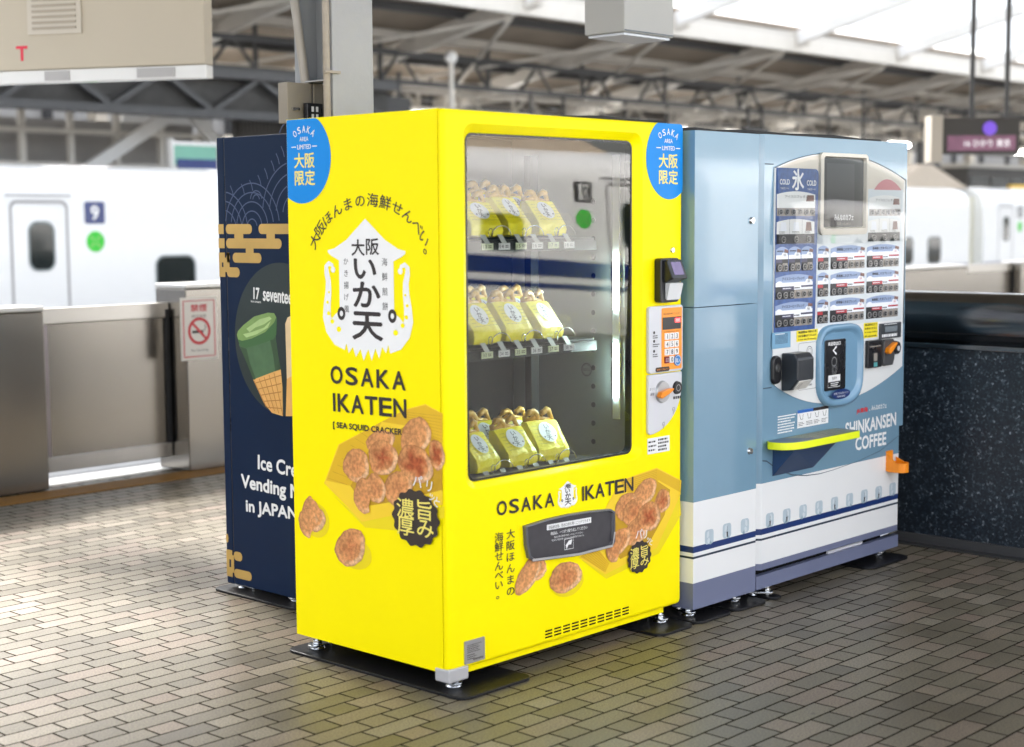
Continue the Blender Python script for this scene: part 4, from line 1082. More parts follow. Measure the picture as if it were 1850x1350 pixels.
def card(u0, u1, v0, v1, kind, nb):
    a = Acc(); h = v1 - v0; d = .0062; ww = u1 - u0
    topc = qb((u1, v1 - .014 if ww > .1 else v1 - .012), ((u0 + u1) / 2, v1 + .010), (u0, v1 - .014 if ww > .1 else v1 - .012), 10)
    if kind == 'fade':
        a['fade'].poly(BL, [(u0, v0 + h * .32), (u1, v0 + h * .32)] + topc, d); a['grey'].poly(BL, [(u0, v0), (u1, v0), (u1, v0 + h * .32), (u0, v0 + h * .32)], d)
        text(a['ink'], BL, 'アイスカフェオレ', (u0 + u1) / 2, v1 - .022, .010, ww * .6, d=d + .001)
        a['photo'].poly(BL, [(u1 - ww * .25, v1 - .04), (u1 - .01, v1 - .04), (u1 - .012, v1 - .016), (u1 - ww * .22, v1 - .016)], d + .0006)
    elif kind == 'three':
        a['fade'].poly(BL, [(u0, v0 + h * .38), (u1, v0 + h * .38)] + topc, d); a['black'].poly(BL, [(u0, v0), (u1, v0), (u1, v0 + h * .38), (u0, v0 + h * .38)], d)
        for k in (1, 2): a['black'].stroke(BL, [(u0 + ww * k / 3, v0), (u0 + ww * k / 3, v1)], .0015, d + .0005)
        for k in range(3):
            uu = u0 + ww * (k + .5) / 3
            a['photo' if k == 2 else 'white'].poly(BL, [(uu - .02, v0 + h * .5), (uu + .025, v0 + h * .5), (uu + .018, v0 + h * .85), (uu - .015, v0 + h * .85)], d + .0006); smallprint(a['ink'], BL, uu - .026, uu + .026, v0 + h * .40, v0 + h * .5, 2, d + .0009, k, .4)
    else:
        a['sky'].poly(BL, [(u0, v0 + h * .50), (u1, v0 + h * .50)] + topc, d)
        a['white'].poly(BL, [(u0, v0 + h * .50), (u1, v0 + h * .50), (u1, v0 + h * .66), (u0, v0 + h * .66)], d + .0004)
        a['white'].poly(BL, ell(u1 - min(.03, ww * .3), v0 + h * .66, min(.022, ww * .25), .012, 14), d + .0005)
        if ww > .15: a['white'].poly(BL, ell(u0 + .026, v0 + h * .62, .022, .010, 14), d + .0005)
        a['photo'].poly(BL, [(u1 - min(.035, ww * .35), v0 + h * .74), (u1, v0 + h * .74), (u1, v1 - .014), (u1 - min(.03, ww * .3), v1 - .010)], d + .0005)
        text(a['red' if (kind == 'hot' and ww > .15) else 'ink'], BL, '500' if ww > .15 else '100', u1 - min(.03, ww * .3), v0 + h * .66, .009, d=d + .001)
        a['black'].poly(BL, [(u0, v0), (u1, v0), (u1, v0 + h * .50), (u0, v0 + h * .50)], d)
        q = (v0 + h * .355, v0 + h * .485)
        if ww > .15:
            lab = 'red' if kind == 'hot' else 'violet'
            a[lab].poly(BL, [(u0 + ww * .17, q[0]), (u0 + ww * .49, q[0]), (u0 + ww * .49, q[1]), (u0 + ww * .17, q[1])], d + .0006)
            a['white'].poly(BL, [(u0 + ww * .49, q[0]), (u1, q[0]), (u1, q[1] - .004), (u0 + ww * .68, q[1] - .004), (u0 + ww * .68, q[1] + .003), (u0 + ww * .49, q[1] + .003)], d + .0006)
            a[lab].poly(BL, [(u0 + ww * .68, q[1] - .003), (u1, q[1] - .003), (u1, q[1] + .003), (u0 + ww * .68, q[1] + .003)], d + .0007)
            a['grey'].poly(BL, [(u0 + ww * .5, v0), (u1, v0), (u1, v0 + h * .345), (u0 + ww * .5, v0 + h * .345)], d + .0003)
            text(a['ink'], BL, {'hot': '新幹線こだまブレンド', 'cold': 'アイスコーヒーブレンド'}[kind], (u0 + u1) / 2 - .008, v1 - .018, .0115, ww * .60, bold=.01, d=d + .001)
            smallprint(a['ink'], BL, u0 + ww * .5, u0 + ww * .66, q[0] + .002, q[1], 1, d + .001, 3, .5)
            smallprint(a['white'], BL, u0 + ww * .19, u0 + ww * .47, q[0] + .002, q[1] - .001, 1, d + .001, 5, .35)
        else:
            n_ = nb // 2
            a['red' if kind == 'hot' else 'violet'].poly(BL, [(u0, q[0]), (u0 + ww * .5, q[0]), (u0 + ww * .5, q[1]), (u0, q[1])], d + .0006)
            a['grey'].poly(BL, rrect(u0 + ww * .53, u1 - ww * .04, v0 + h * .03, v0 + h * .34, .006, 3), d + .0004)
            smallprint(a['ink'], BL, u0 + .006, u1 - ww * .35, v0 + h * .78, v0 + h * .86, 1, d + .001, 7, .6)
    co = a.mb.build('menu_card', SKYC, cm)
    for k in range(nb):
        button(u0 + ww * (k + .5) / nb, v0 + h * .165, co)
RT = [1.602, 1.497, 1.391, 1.286, 1.180]; CH = .096
for r_, zt in enumerate(RT):
    zb = zt - CH
    if r_ == 0: card(1.716, 1.984, zb, zt, 'fade', 6)
    elif r_ == 1: card(1.716, 1.980, zb, zt, 'three', 3)
    elif r_ == 2:
        for k in range(3): card(1.714 + .0875 * k, 1.714 + .0875 * k + .083, zb, zt, 'cold', 2)
    else: card(1.712, 1.972, zb, zt, 'cold', 6)
    if r_ > 1:
        card(2.008, 2.086, zb, zt, 'hot', 2); card(2.102, 2.362, zb, zt, 'hot', 6)
    if r_ == 0: card(2.392, 2.648, zb, zt - .01, 'fade', 6)
    elif r_ == 1: card(2.386, 2.646, zb, zt, 'three', 3)
    else: card(2.380, 2.640, zb, zt, 'hot', 6)
# screen
b = MB(); b.loops([[BL.pt(u, v, d) for u, v in rrect(x0, x1, z0, z1, r_, 5)] for x0, x1, z0, z1, r_, d in ((2.008, 2.366, 1.432, 1.752, .02, .005), (2.008, 2.366, 1.432, 1.752, .02, .016), (2.028, 2.350, 1.456, 1.738, .012, .018), (2.034, 2.344, 1.462, 1.734, .010, .006))]); b.build('screen_frame', CREAM, cm)
b = MB().poly(BL, rrect(2.034, 2.344, 1.462, 1.734, .010), .0064); b.build('screen', mat('dark_screen', (.006, .006, .007), .3), cm)
b = MB().poly(BL, [(2.066, 1.50), (2.275, 1.50), (2.272, 1.712), (2.066, 1.712)], .0070); b.build('screen_picture', mat('dim_screen_picture', (.035, .035, .037), .35, var=.15), cm)
b = MB(); text(b, BL, 'みんなのカフェ', 2.195, 1.500, .024, .145, bold=.04, d=.0078); b.build('screen_lettering', WINK, cm)
b = MB(); text(b, BL, 'いらっしゃい', 2.195, 1.475, .012, .10, bold=.02, d=.0078); b.build('screen_lettering', CARDG, cm)
# clear cover over the upper menu
cov = qb((1.712, 1.682), (2.17, 1.820), (2.680, 1.650)) + [(2.680, 1.395), (1.712, 1.395)]
b = MB(); 
cvp = []
n = 26; rows = 10
top_ = lambda u: 1.682 + (1.650 - 1.682) * ((u - 1.712) / .968) + .138 * .5 * 4 * ((u - 1.712) / .968) * (1 - (u - 1.712) / .968)
vs = []
for i in range(n + 1):
    u = 1.712 + .968 * i / n
    for k in range(rows + 1):
        t = k / rows; v = 1.398 + (top_(u) - .004 - 1.398) * t
        bow = .020 + .012 * (1 - (2 * i / n - 1) ** 2) * 1.0 - .010 * t * t
        vs.append(BL.pt(u, v, bow))
b.add(vs, [(i * (rows + 1) + k, (i + 1) * (rows + 1) + k, (i + 1) * (rows + 1) + k + 1, i * (rows + 1) + k + 1) for i in range(n) for k in range(rows)])
b.build('clear_cover', glass('clear_cover_plastic', (.97, .98, .98), .02, 1.38), cm, smooth=True)
# controls
B_ = lambda *a: BL.box(*a)
u0, u1, v0, v1 = B_(1392.5, 600, 1425.5, 629)
b = MB().fbox(BL, u0, u1, v0, v1, .004, .007); g_ = b.build('speaker_grille', BLUED, cm)
b = MB()
for k in range(9): b.fbox(BL, u0 + .02, u1 - .02, v0 + .018 + .0044 * k, v0 + .0196 + .0044 * k, .007, .0075)
b.build('grille_slots', SEAM, g_); b = MB(); smallprint(b, BL, u0 + .02, u1 - .01, v1 - .010, v1 - .004, 1, .0076, 2); b.build('grille_print', WINK, g_)
def label(px, col_m, name, lines, ink):
    u0, u1, v0, v1 = B_(*px); b = MB().poly(BL, [(u0, v0), (u1, v0), (u1, v1), (u0, v1)], .0050); o = b.build(name, col_m, cm)
    b = MB(); n = len(lines); h = (v1 - v0) / n
    for k, (t, s_, bo) in enumerate(lines): text(b, BL, t, (u0 + u1) / 2, v1 - h * (k + .5), h * s_, (u1 - u0) * .84, bold=bo, d=.0058)
    b.build('label_lettering', ink, o); return o
YLAB = mat('yellow_label', (.85, .70, .02), .4, var=.03)
label((1437, 596, 1475.5, 616), YLAB, 'yellow_label', (('商品提供まで約６５秒', .62, .03), ('かかる場合がございます', .62, .03), ('It may take 65 seconds.', .5, .01)), INK)
label((1558.5, 583, 1583.6, 610), YLAB, 'yellow_label', (('商品提供まで', .6, .02), ('お待ちください', .6, .02), ('It may take', .45, .01), ('65 seconds.', .45, .01)), INK)
# oval coin cup
u0, u1, v0, v1 = B_(1390.5, 642, 1406.5, 695)
b = MB().prism(BL, rrect(u0, u1, v0, v1, .024, 8), .004, .016, .9); o_ = b.build('coin_return', BLACK, cm, bevel=.003)
b = MB(); b.prism(BL, ell((u0 + u1) / 2, v1 - .05, .016, .020, 20), .014, .022, .7); b.build('return_knob', mat('gloss_black', (.05, .05, .05), .08), o_)
# instruction card
u0, u1, v0, v1 = B_(1440, 619, 1473, 703)
b = MB(); r_ = rrect(u0, u1, v0, v1, .012); b.stroke(BL, r_ + [r_[0]], .0016, .005); b.ring(BL, u0 + .08, v1 - .035, .018, .021, .005); b.ring(BL, u0 + .08, v1 - .035, .011, .0125, .005)
b.stroke(BL, [(u0 + .06, v1 - .04), (u0 + .07, v1 - .11), (u0 + .09, v1 - .11), (u0 + .10, v1 - .04)], .0016, .005); smallprint(b, BL, u0 + .05, u1 - .006, v0 + .030, v0 + .075, 4, .005, 6, .45); smallprint(b, BL, u0 + .012, u1 - .02, v0 + .010, v0 + .022, 1, .005, 7, .6)
b.build('instruction_print', mat('grey_ink', (.2, .2, .2), .5), cm)
# black scanner box
u0, u1, v0, v1 = 1.757, 1.872, .840, .985
b = MB(); fR = Frame((u0, 0, 0), (0, -1, 0), Z, (1, 0, 0))
pr = [(.044, v0), (.085, v0 + .004), (.118, v0 + .045), (.118, v1 - .02), (.10, v1), (.044, v1)]
b.prism(fR, pr, 0, u1 - u0); sx_ = b.build('scanner_box', mat('slate_black_plastic', (.022, .026, .032), .35, var=.1), cm, bevel=.005)
nrm = Vector((0, -(.041), -(.033))).normalized(); vv_ = Vector((0, -.033, .041)).normalized()
f4 = Frame((u1 - .056, -.1015, v0 + .0245), (1, 0, 0), vv_, nrm)
b = MB().prism(f4, rrect(-.045, .046, -.022, .022, .008), -.002, .003); b.build('scanner_window', mat('frosted_window', (.62, .60, .56), .4, var=.15, scale=60), sx_)
b = MB(); b.stroke(f4, [(-.04, -.01), (-.02, .012)], .002, .0035); b.stroke(f4, [(-.02, -.016), (-.012, .010)], .002, .0035); b.build('window_ribs', INK, sx_)
# dispensing bay
DB = mat('bay_blue', S(112, 150, 176), .25, var=.03, coat=.5)
cx_, z0_, z1_ = 2.175, .742, 1.072
def bay(w_, zt, zb, r1, r2):
    x0, x1 = cx_ - w_, cx_ + w_
    return qb((x1, zt - r1), (x1, zt), (cx_ + w_ * .35, zt), 8) + qb((cx_ - w_ * .35, zt), (x0, zt), (x0, zt - r1), 8) + qb((x0, zb + r2), (x0, zb), (cx_ - w_ * .1, zb), 10) + qb((cx_ + w_ * .1, zb), (x1, zb), (x1, zb + r2), 10)
Ls = []
for w_, zt, zb, r1, r2, d in ((.170, 1.076, .744, .08, .11, .004), (.168, 1.074, .746, .08, .11, .020), (.159, 1.064, .757, .075, .10, .024), (.147, 1.052, .770, .07, .09, .018), (.138, 1.042, .780, .065, .085, .008)):
    Ls.append([BL.pt(u, v, d) for u, v in bay(w_, zt, zb, r1, r2)])
b = MB().loops(Ls, False, True); by = b.build('dispensing_bay', DB, cm, smooth=False)
for p in by.data.polygons: p.use_smooth = len(p.vertices) == 4
b = MB().prism(BL, rrect(2.060, 2.215, .812, 1.016, .010), .009, .0135); hd_ = b.build('bay_door', BLACK, by, bevel=.003)
b = MB(); text(b, BL, '商品取出口', 2.125, 1.000, .015, .095, bold=.03, d=.0143); b.stroke(BL, [(2.142, .988), (2.118, .972), (2.142, .956)], .009, .0143)
b.poly(BL, [(2.082, .848), (2.172, .848), (2.172, .874), (2.082, .874)], .0143)
r_ = [(2.082, .826), (2.172, .826), (2.172, .848), (2.082, .848), (2.082, .826)]; b.stroke(BL, r_, .0018, .0143); smallprint(b, BL, 2.102, 2.166, .829, .845, 2, .0143, 4, .5)
b.build('door_lettering', WINK, hd_)
b = MB(); b.ring(BL, 2.125, .927, .016, .020, .0143); b.ring(BL, 2.128, .895, .017, .019, .0143); b.ring(BL, 2.128, .895, .010, .012, .0143); b.build('door_symbol', mat('dim_grey_print', (.25, .25, .25), .4), hd_)
b = MB(); text(b, BL, '使用中', 2.127, .861, .013, .035, d=.0150); b.build('door_lettering', INK, hd_)
b = MB().poly(BL, ell(2.165, .795, .070, .020, 36), .0235); b.build('navy_plaque', NAVY, by); b = MB(); text(b, BL, '扉が開いてからお取りください', 2.165, .799, .009, .11, d=.0245); text(b, BL, 'PUSH HERE', 2.165, .786, .007, .06, d=.0245); b.build('plaque_lettering', WINK, by)
# LCD, bill slot, coin unit
u0, u1, v0, v1 = B_(1586, 583, 1623.7, 611)
b = MB().prism(BL, rrect(u0, u1, v0, v1, .004), .004, .012); l_ = b.build('price_panel', mat('panel_charcoal', (.045, .05, .055), .3), cm, bevel=.002)
b = MB().poly(BL, rrect(u0 + .035, u1 - .035, v0 + .028, v1 - .014, .003), .0128); b.build('price_display', mat('lcd_grey', S(120, 128, 132), .25), l_)
b = MB(); smallprint(b, BL, u0 + .012, u1 - .012, v0 + .005, v0 + .022, 1, .0128, 12, .7); smallprint(b, BL, u0 + .03, u1 - .03, v1 - .008, v1 - .003, 1, .0128, 13, .6); b.build('panel_print', WINK, l_)
u0, u1, v0, v1 = B_(1561, 614, 1586, 664)
b = MB().prism(BL, rrect(u0, u1, v0, v1, .006), .004, .020); bb_ = b.build('bill_slot', BLACK, cm, bevel=.003)
b = MB().fbox(BL, u0 + .012, u1 - .012, v1 - .028, v1 - .024, .020, .0206); b.fbox(BL, (u0 + u1) / 2 - .012, (u0 + u1) / 2 + .016, v0 + .028, v0 + .06, .020, .0206); b.build('slot_print', CARDG, bb_)
b = MB().fbox(BL, (u0 + u1) / 2 - .012, (u0 + u1) / 2 + .018, v0 + .004, v0 + .022, .020, .0208); b.build('slot_lamp', mat('teal_print', S(90, 160, 160), .4), bb_)
u0, u1, v0, v1 = B_(1589.5, 612, 1620, 659)
b = MB().prism(BL, [(u0, v0 + .01), (u0 + .012, v0), (u0 + .075, v0), (u0 + .088, v0 + .025), (u0 + .092, v1 - .05), (u0 + .08, v1), (u0 + .01, v1), (u0, v1 - .01)], .004, .020); cq = b.build('coin_unit', mat('coin_unit_plastic', (.06, .06, .062), .35), cm, bevel=.003)
b = MB().cyl(BL, u0 + .108, v1 - .04, .030, .004, .024, 24, .026); b.build('coin_dial', BLACK, cq); b = MB().cyl(BL, u0 + .112, v1 - .042, .011, .024, .0255, 16); b.build('dial_coin', LGREY, cq)
b = MB().prism(BL, [(u0 + .004, v0 + .058), (u0 + .016, v0 + .050), (u0 + .040, v0 + .064), (u0 + .076, v0 + .092), (u0 + .070, v0 + .098), (u0 + .036, v0 + .085), (u0 + .010, v0 + .075)], .020, .042); b.build('return_lever', ORANGE, cq, bevel=.002)
# shelf
ZSH = .668
pl2 = [(1.665, -.038)] + [(2.30, -.038)] + [(2.315, -.12)] + qb((2.28, -.150), (2.275, -.158), (2.26, -.158), 4) + [(1.74, -.158)] + qb((1.70, -.150), (1.672, -.13), (1.660, -.075), 8)
sx0 = [(1.672, -.040), (2.165, -.040)] + [(2.158, -.150)] + [(2.150, -.158)] + [(1.79, -.158)] + qb((1.76, -.158), (1.66, -.150), (1.648, -.085), 10) + [(1.648, -.060)]
b = MB(); b.prism(FL, sx0, .628, .656); sh_ = b.build('shelf', NEON, cm, bevel=.002)
ins = [(cxm + (u - cxm) * .985, cym + (v - cym) * .96) for cxm, cym in [(1.91, -.098)] for u, v in sx0]
b = MB().poly(FL, ins, .6566); b.build('shelf_top', mat('shelf_top_grey', S(70, 88, 104), .3, var=.1), sh_)
b = MB().poly(FL, [(1.76, -.05), (2.14, -.05), (2.13, -.145), (1.86, -.145)], .6572); b.build('shelf_notice', mat('olive_notice', S(150, 148, 116), .35, var=.2, scale=40), sh_)
b = MB()
for k in range(3): text(b, FL, 'このテーブルに物を置かないでください', 1.97, -.07 - .026 * k, .014, .28, rot=0, d=.6578)
b.build('notice_lettering', INK, sh_)
b = MB(); b.add([(1.712, -.039, .6275), (1.712, -.14, .6275), (1.712, -.039, .515), (2.10, -.039, .6275), (2.10, -.10, .6275), (2.00, -.039, .515)], [(0, 1, 2), (3, 5, 4), (0, 3, 4, 1), (1, 4, 5, 2), (0, 2, 5, 3)]); b.build('shelf_bracket', mat('navy_bracket', S(36, 62, 100), .4, var=.08), sh_)
# label sheet, lettering
b = MB(); u0, u1, v0, v1 = 1.882, 2.108, .682, .752
b.poly(BL, [(u0, v0), (u1, v0), (u1, v1), (u0, v1)], .0008); lb = b.build('guide_label', WINK, cm)
b = MB().poly(BL, [(u0, v1 - .012), ((u0 + u1) / 2, v1 - .012), ((u0 + u1) / 2, v1), (u0, v1)], .0014); b.build('label_band', mat('blue_print', S(40, 100, 180), .4), lb)
b = MB().poly(BL, [((u0 + u1) / 2, v1 - .012), (u1, v1 - .012), (u1, v1), ((u0 + u1) / 2, v1)], .0014)
for k in range(4):
    q = u0 + .015 + .056 * k; b.stroke(BL, [(q, .735), (q + .008, .715), (q + .022, .715), (q + .026, .735)], .0025, .0014); smallprint(b, BL, q - .008, q + .038, .688, .706, 3, .0014, k, .4)
b.build('label_print', INK, lb)
b = MB(); smallprint(b, BL, 1.745, 1.868, .672, .735, 6, .0008, 21, .5); b.fbox(BL, 1.745, 1.872, .738, .742, .0004, .0010); b.build('address_print', WINK, cm)
b = MB(); tpx(b, BL, 'SHINKANSEN', 1527, 789, 1618, 768, 24, bold=.05, d=.0012); b.build('name_lettering', WINK, cm); b = MB(); tpx(b, BL, 'COFFEE', 1545, 814, 1600, 803, 23, bold=.05, d=.0012); b.build('name_lettering', WINK, cm); b = MB(); tpx(b, BL, 'みんなのカフェ', 1574, 742, 1601, 737, 9, bold=.02, d=.0012); text(b, BL, '×', *BL.px(1571, 741), .008, d=.0012); b.build('name_lettering', WINK, cm)
b = MB(); tpx(b, BL, 'JR東海', 1547, 749, 1567, 745, 10, bold=.04, d=.0012); b.build('name_lettering', mat('logo_red', S(206, 40, 46), .4), cm)
# orange scoop tray
u0, u1 = 2.572, 2.68
b = MB(); b.box(u0, u0 + .045, -.046, -.038, .430, .515)
pts = [(u0, -.046)] + [(u0, -.085)] + arc(u0 + .036, -.085, .036, 180, 360, 10)[1:] + [(u0 + .072, -.046)]
b.loops([[(x, y, z) for x, y in pts] for z in (.427, .467)], True, False)
b.add([(u0, -.046, .505), (u0, -.085, .467), (u0, -.046, .467), (u0 + .072, -.046, .485), (u0 + .072, -.085, .467), (u0 + .072, -.046, .467)], [(0, 1, 2), (3, 5, 4)])
ot = b.build('orange_tray', ORANGE, cm); md = ot.modifiers.new('s', 'SOLIDIFY'); md.thickness = .005
MB().prism(BL, rrect(2.722, 2.726, 1.26, 1.39, .001), -.05, -.02).build('door_handle', BLACK, cm)
plate(cm, 1.66, 1.73, -.085, .62, .03); plate(cm, 2.36, 2.69, -.10, .62)
for x, y, a in ((1.66, .02, -1.0), (2.625, .03, 1.6)): foot(cm, x, y, SB + .01, a)
# cables lying on top
b = MB(); b.tube([(1.22, .10, 1.812), (1.30, .03, 1.816), (1.45, .05, 1.813), (1.6, .02, 1.818), (1.9, .03, 1.815), (2.2, .01, 1.819), (2.45, .04, 1.815), (2.6, .03, 1.815)], .009, 8); b.tube([(.6, .10, 1.834), (.8, .045, 1.838), (1.0, .05, 1.834), (1.16, .06, 1.836)], .006, 8)
b.build('power_cable', RUBBER, label='black power cable running along the tops of the vending machines', cat='cable')
# ------------------------------------------------------------------ steel column with conduits and junction box
PAINT = mat('lumpy_grey_paint', (.31, .31, .315), .45, var=.06, bump=.5, bscale=22)
PAINTD = mat('grey_column_paint', (.27, .28, .29), .5, var=.08)
TANP = mat('tan_conduit_paint', (.30, .255, .20), .45, var=.2, scale=30)
BEIGE = mat('beige_box_paint', (.24, .21, .165), .5, var=.05)
co_ = empty('steel_column', (.38, .98, GZ), 'grey painted steel column rising behind the yellow machine', 'column')
MB().box(.288, .478, .83, .862, GZ, 4.2).build('front_flange', PAINT, co_, bevel=.004)
MB().box(.370, .390, .862, 1.010, GZ, 4.2).build('web', PAINTD, co_)
MB().box(.292, .478, 1.010, 1.040, GZ, 4.2).build('rear_flange', PAINTD, co_, bevel=.004)
MB().box(.296, .369, .864, 1.008, 1.985, 1.990).build('web_stiffener', PAINT, co_)
MB().tube([(.268, .838, GZ), (.268, .838, 4.1)], .0125, 12).build('conduit', TANP, label='tan vertical conduit pipe fixed along the grey steel column', cat='pipe', smooth=True)
MB().box(.246, .315, .818, .829, 2.005, 2.014).build('pipe_clamp', TANP, label='small tan clamp holding the vertical pipe to the column flange', cat='clamp')
a, b2 = at(529, -20, Y=1.0), at(552, 152, Y=1.0)
MB().tube([a, (a + b2) / 2 + Vector((.0, 0, 0)), b2, b2 - Vector((0, 0, .06))], .016, 12).build('conduit', mat('grey_tan_conduit', (.33, .30, .26), .45, var=.1), label='slanting grey conduit pipe entering the beige junction box', cat='pipe', smooth=True)
a, b2 = at(538, -20, Y=1.035), at(546, 170, Y=1.035)
MB().tube([a, b2], .010, 8).build('cable', RUBBER, label='black cable hanging beside the slanting conduit at the column', cat='cable')
jb = empty('junction_box', (.36, 1.08, 1.70), 'beige metal junction box on the column above the yellow machine', 'junction box')
p0, p1 = at(518, 148, Y=.98), at(565, 230, Y=.98)
MB().box(p0.x, p1.x, 0.98, 1.03, 1.84, p0.z).build('box_body', BEIGE, jb, bevel=.003)
MB().box(p1.x + .002, p1.x + .09, 0.97, .979, 1.84, p0.z).build('side_plate', BEIGE, jb)
q_ = at(532, 197, Y=.98)
MB().tube([(q_.x - .014, 0.974, q_.z), (q_.x + .016, .974, q_.z)], .006, 8).build('latch', CHROME, jb)
tb = empty('terminal_block', (.45, 1.04, 1.78), 'black terminal block with white stripes beside the junction box', 'terminal block')
q_ = at(566, 187, Y=.955)
MB().box(q_.x - .036, q_.x + .036, 0.945, .968, 1.84, q_.z).build('block_body', BLACK, tb, bevel=.003)
b = MB()
for dx in (-.012, .008):
    for dz in (.012, .038, .064): b.box(q_.x + dx - .005, q_.x + dx + .005, 0.9435, .9452, q_.z - dz - .018, q_.z - dz)
b.build('white_tags', WINK, tb)

# ------------------------------------------------------------------ hanging boxes
def obox(o, ang):
    return Frame(o, (math.cos(ang), math.sin(ang), 0), Z, (math.sin(ang), -math.cos(ang), 0))
pA = CX + 8.5 * (cf + cr * ((0 - 925) / FPX) - cu * ((126 - 675) / FPX)); pB = CX + 8.2 * (cf + cr * ((371 - 925) / FPX) - cu * ((132 - 675) / FPX))
ang = math.atan2(pB.y - pA.y, pB.x - pA.x); fr = obox((pB.x, pB.y, 0), ang); zb = (pA.z + pB.z) / 2
bb = empty('equipment_box', fr.pt(-.7, 2.3, -.3), 'large beige equipment box with louvre and red letter T hanging at upper left', 'equipment box')
BGE = mat('beige_enamel', (.52, .46, .36), .45, var=.05, scale=2)
MB().fbox(fr, -1.6, 0, zb + .02, zb + .95, -.10, 0).build('box_body', BGE, bb, bevel=.006)
u0, v0 = fr.px(55, 62); u1, v1 = fr.px(145, 40)
lo = MB().fbox(fr, u0 - .01, u1 + .01, v0 - .005, v0 + .3, .0005, .010).build('louvre', mat('louvre_enamel', (.58, .53, .45), .45, var=.04), bb)
b = MB()
for k in range(9): b.fbox(fr, u0 + .02, u1 - .02, v0 + .02 + .03 * k, v0 + .034 + .03 * k, .010, .016)
b.build('louvre_slats', mat('louvre_slat_enamel', (.40, .35, .28), .5), lo)
u, v = fr.px(40, 97)
b = MB(); text(b, fr, 'T', u, v, .075, .065, bold=.09, d=.002); b.build('red_letter', mat('red_vinyl', (.75, .02, .06), .4), bb)
MB().fbox(fr, -1.6, 0, zb - .05, zb + .018, -.095, -.012).build('base_rail', WHITE, bb, bevel=.004)
b = MB(); b.fbox(fr, -.95, -.80, zb - .04, zb + .01, -.0118, -.006); b.build('rail_clip', GREYP, bb); b = MB(); b.fbox(fr, -.40, -.18, zb - .04, zb + .01, -.0118, -.006); b.build('rail_clip', GREYP, bb)
b = MB()
for x in (-.95, -.18): b.fbox(fr, x - .03, x + .03, zb + .95, 4.6, -.09, -.03)
b.build('hanger', PAINTD, bb)

c_ = CX + 7.0 * (cf + cr * ((1128 - 925) / FPX) - cu * ((57 - 675) / FPX))
gb = empty('display_housing', (c_.x, c_.y, 2.3), 'grey metal display housing hanging above the yellow machine', 'display housing')
HG = mat('housing_grey', (.42, .41, .385), .4, var=.03)
MB().box(c_.x, c_.x + .365, c_.y, c_.y + .235, c_.z, c_.z + .6).build('housing', HG, gb, bevel=.006)
MB().box(c_.x + .012, c_.x + .35, c_.y + .012, c_.y + .22, c_.z - .012, c_.z - .002).build('base_plate', mat('housing_base', (.55, .56, .58), .35, .3), gb)
MB().box(c_.x + .003, c_.x + .36, c_.y - .002, c_.y + .003, c_.z + .006, c_.z + .010).build('seam', SEAM, gb)
b = MB().tube([(c_.x + .18, c_.y + .12, c_.z + .6), (c_.x + .18, c_.y + .12, 4.1)], .03, 12); b.build('hanger', HG, gb)

# ------------------------------------------------------------------ platform gates along both edges
PANEL = mat('gate_panel_steel', (.32, .30, .27), .22, 1, var=.06, scale=2, rvar=.03, bump=.012, bscale=1.2)
CAPL = mat('gate_cap_light', (.66, .65, .63), .3, .4, var=.04)
def gate_box(x0, x1, y0, y1, zt, label, group):
    t = empty('gate_housing', ((x0 + x1) / 2, (y0 + y1) / 2, GZ), label, 'platform gate', group)
    MB().box(x0, x1, y0, y1, GZ + .004, zt - .03).build('housing', PANEL, t, bevel=.006)
    MB().box(x0 - .004, x1 + .004, y0 - .004, y1 + .004, zt - .028, zt).build('top_cap', CAPL, t, bevel=.008)
    return t
def gate_leaf(x0, x1, y0, y1, zt, label, group, side=-1):
    t = empty('gate_leaf', ((x0 + x1) / 2, (y0 + y1) / 2, GZ), label, 'platform gate', group)
    ya, yb = (y0, y1)
    MB().box(x0, x1, ya + .012, yb - .012, .15, zt - .02).build('leaf_panel', PANEL, t)
    MB().box(x0, x1, ya, yb, zt - .09, zt).build('top_rail', STEEL, t, bevel=.006)
    MB().box(x0, x1, ya, yb, .125, .21).build('bottom_rail', STEEL, t, bevel=.006)
    MB().box(x0, x0 + .07, ya, yb, .21, zt - .09).build('leaf_stile', mat('stile_steel', (.30, .27, .28), .3, 1), t)
    MB().box(x1 - .024, x1 - .003, ya - .008, yb, .21, zt - .04).build('edge_seal', RUBBER, t)
    return t
G1, G2 = 'platform gate housings along the far edge', 'sliding gate leaves along the far edge'
gate_box(-.35, 1.16, 4.27, 4.50, 1.055, 'low steel gate housing at the left end, beside the sliding gate leaf', G1)
gate_leaf(1.165, 2.03, 4.36, 4.43, 1.035, 'wide stainless sliding gate leaf with a white gap beneath it', G2)
gate_box(2.035, 3.15, 4.20, 4.50, 1.145, 'taller steel gate housing carrying the no smoking sign', G1)
gate_box(-3.3, -1.25, 4.22, 4.50, 1.10, 'steel gate housing farthest left along the platform edge', G1)
gate_leaf(-1.25, -.35, 4.36, 4.43, 1.035, 'stainless sliding gate leaf left of the low housing', G2)
x = 3.15; k = 0
GL_ = ['first', 'second', 'third', 'fourth', 'fifth', 'sixth', 'seventh', 'eighth', 'ninth', 'tenth', 'eleventh']
for k in range(9):
    gate_leaf(x, x + 1.25, 4.36, 4.43, 1.005, f'{GL_[k]} stainless gate leaf right of the no smoking sign', G2)
    gate_box(x + 1.25, x + 2.9, 4.27, 4.50, 1.015, f'{GL_[k]} steel gate housing right of the no smoking sign', G1); x += 2.9
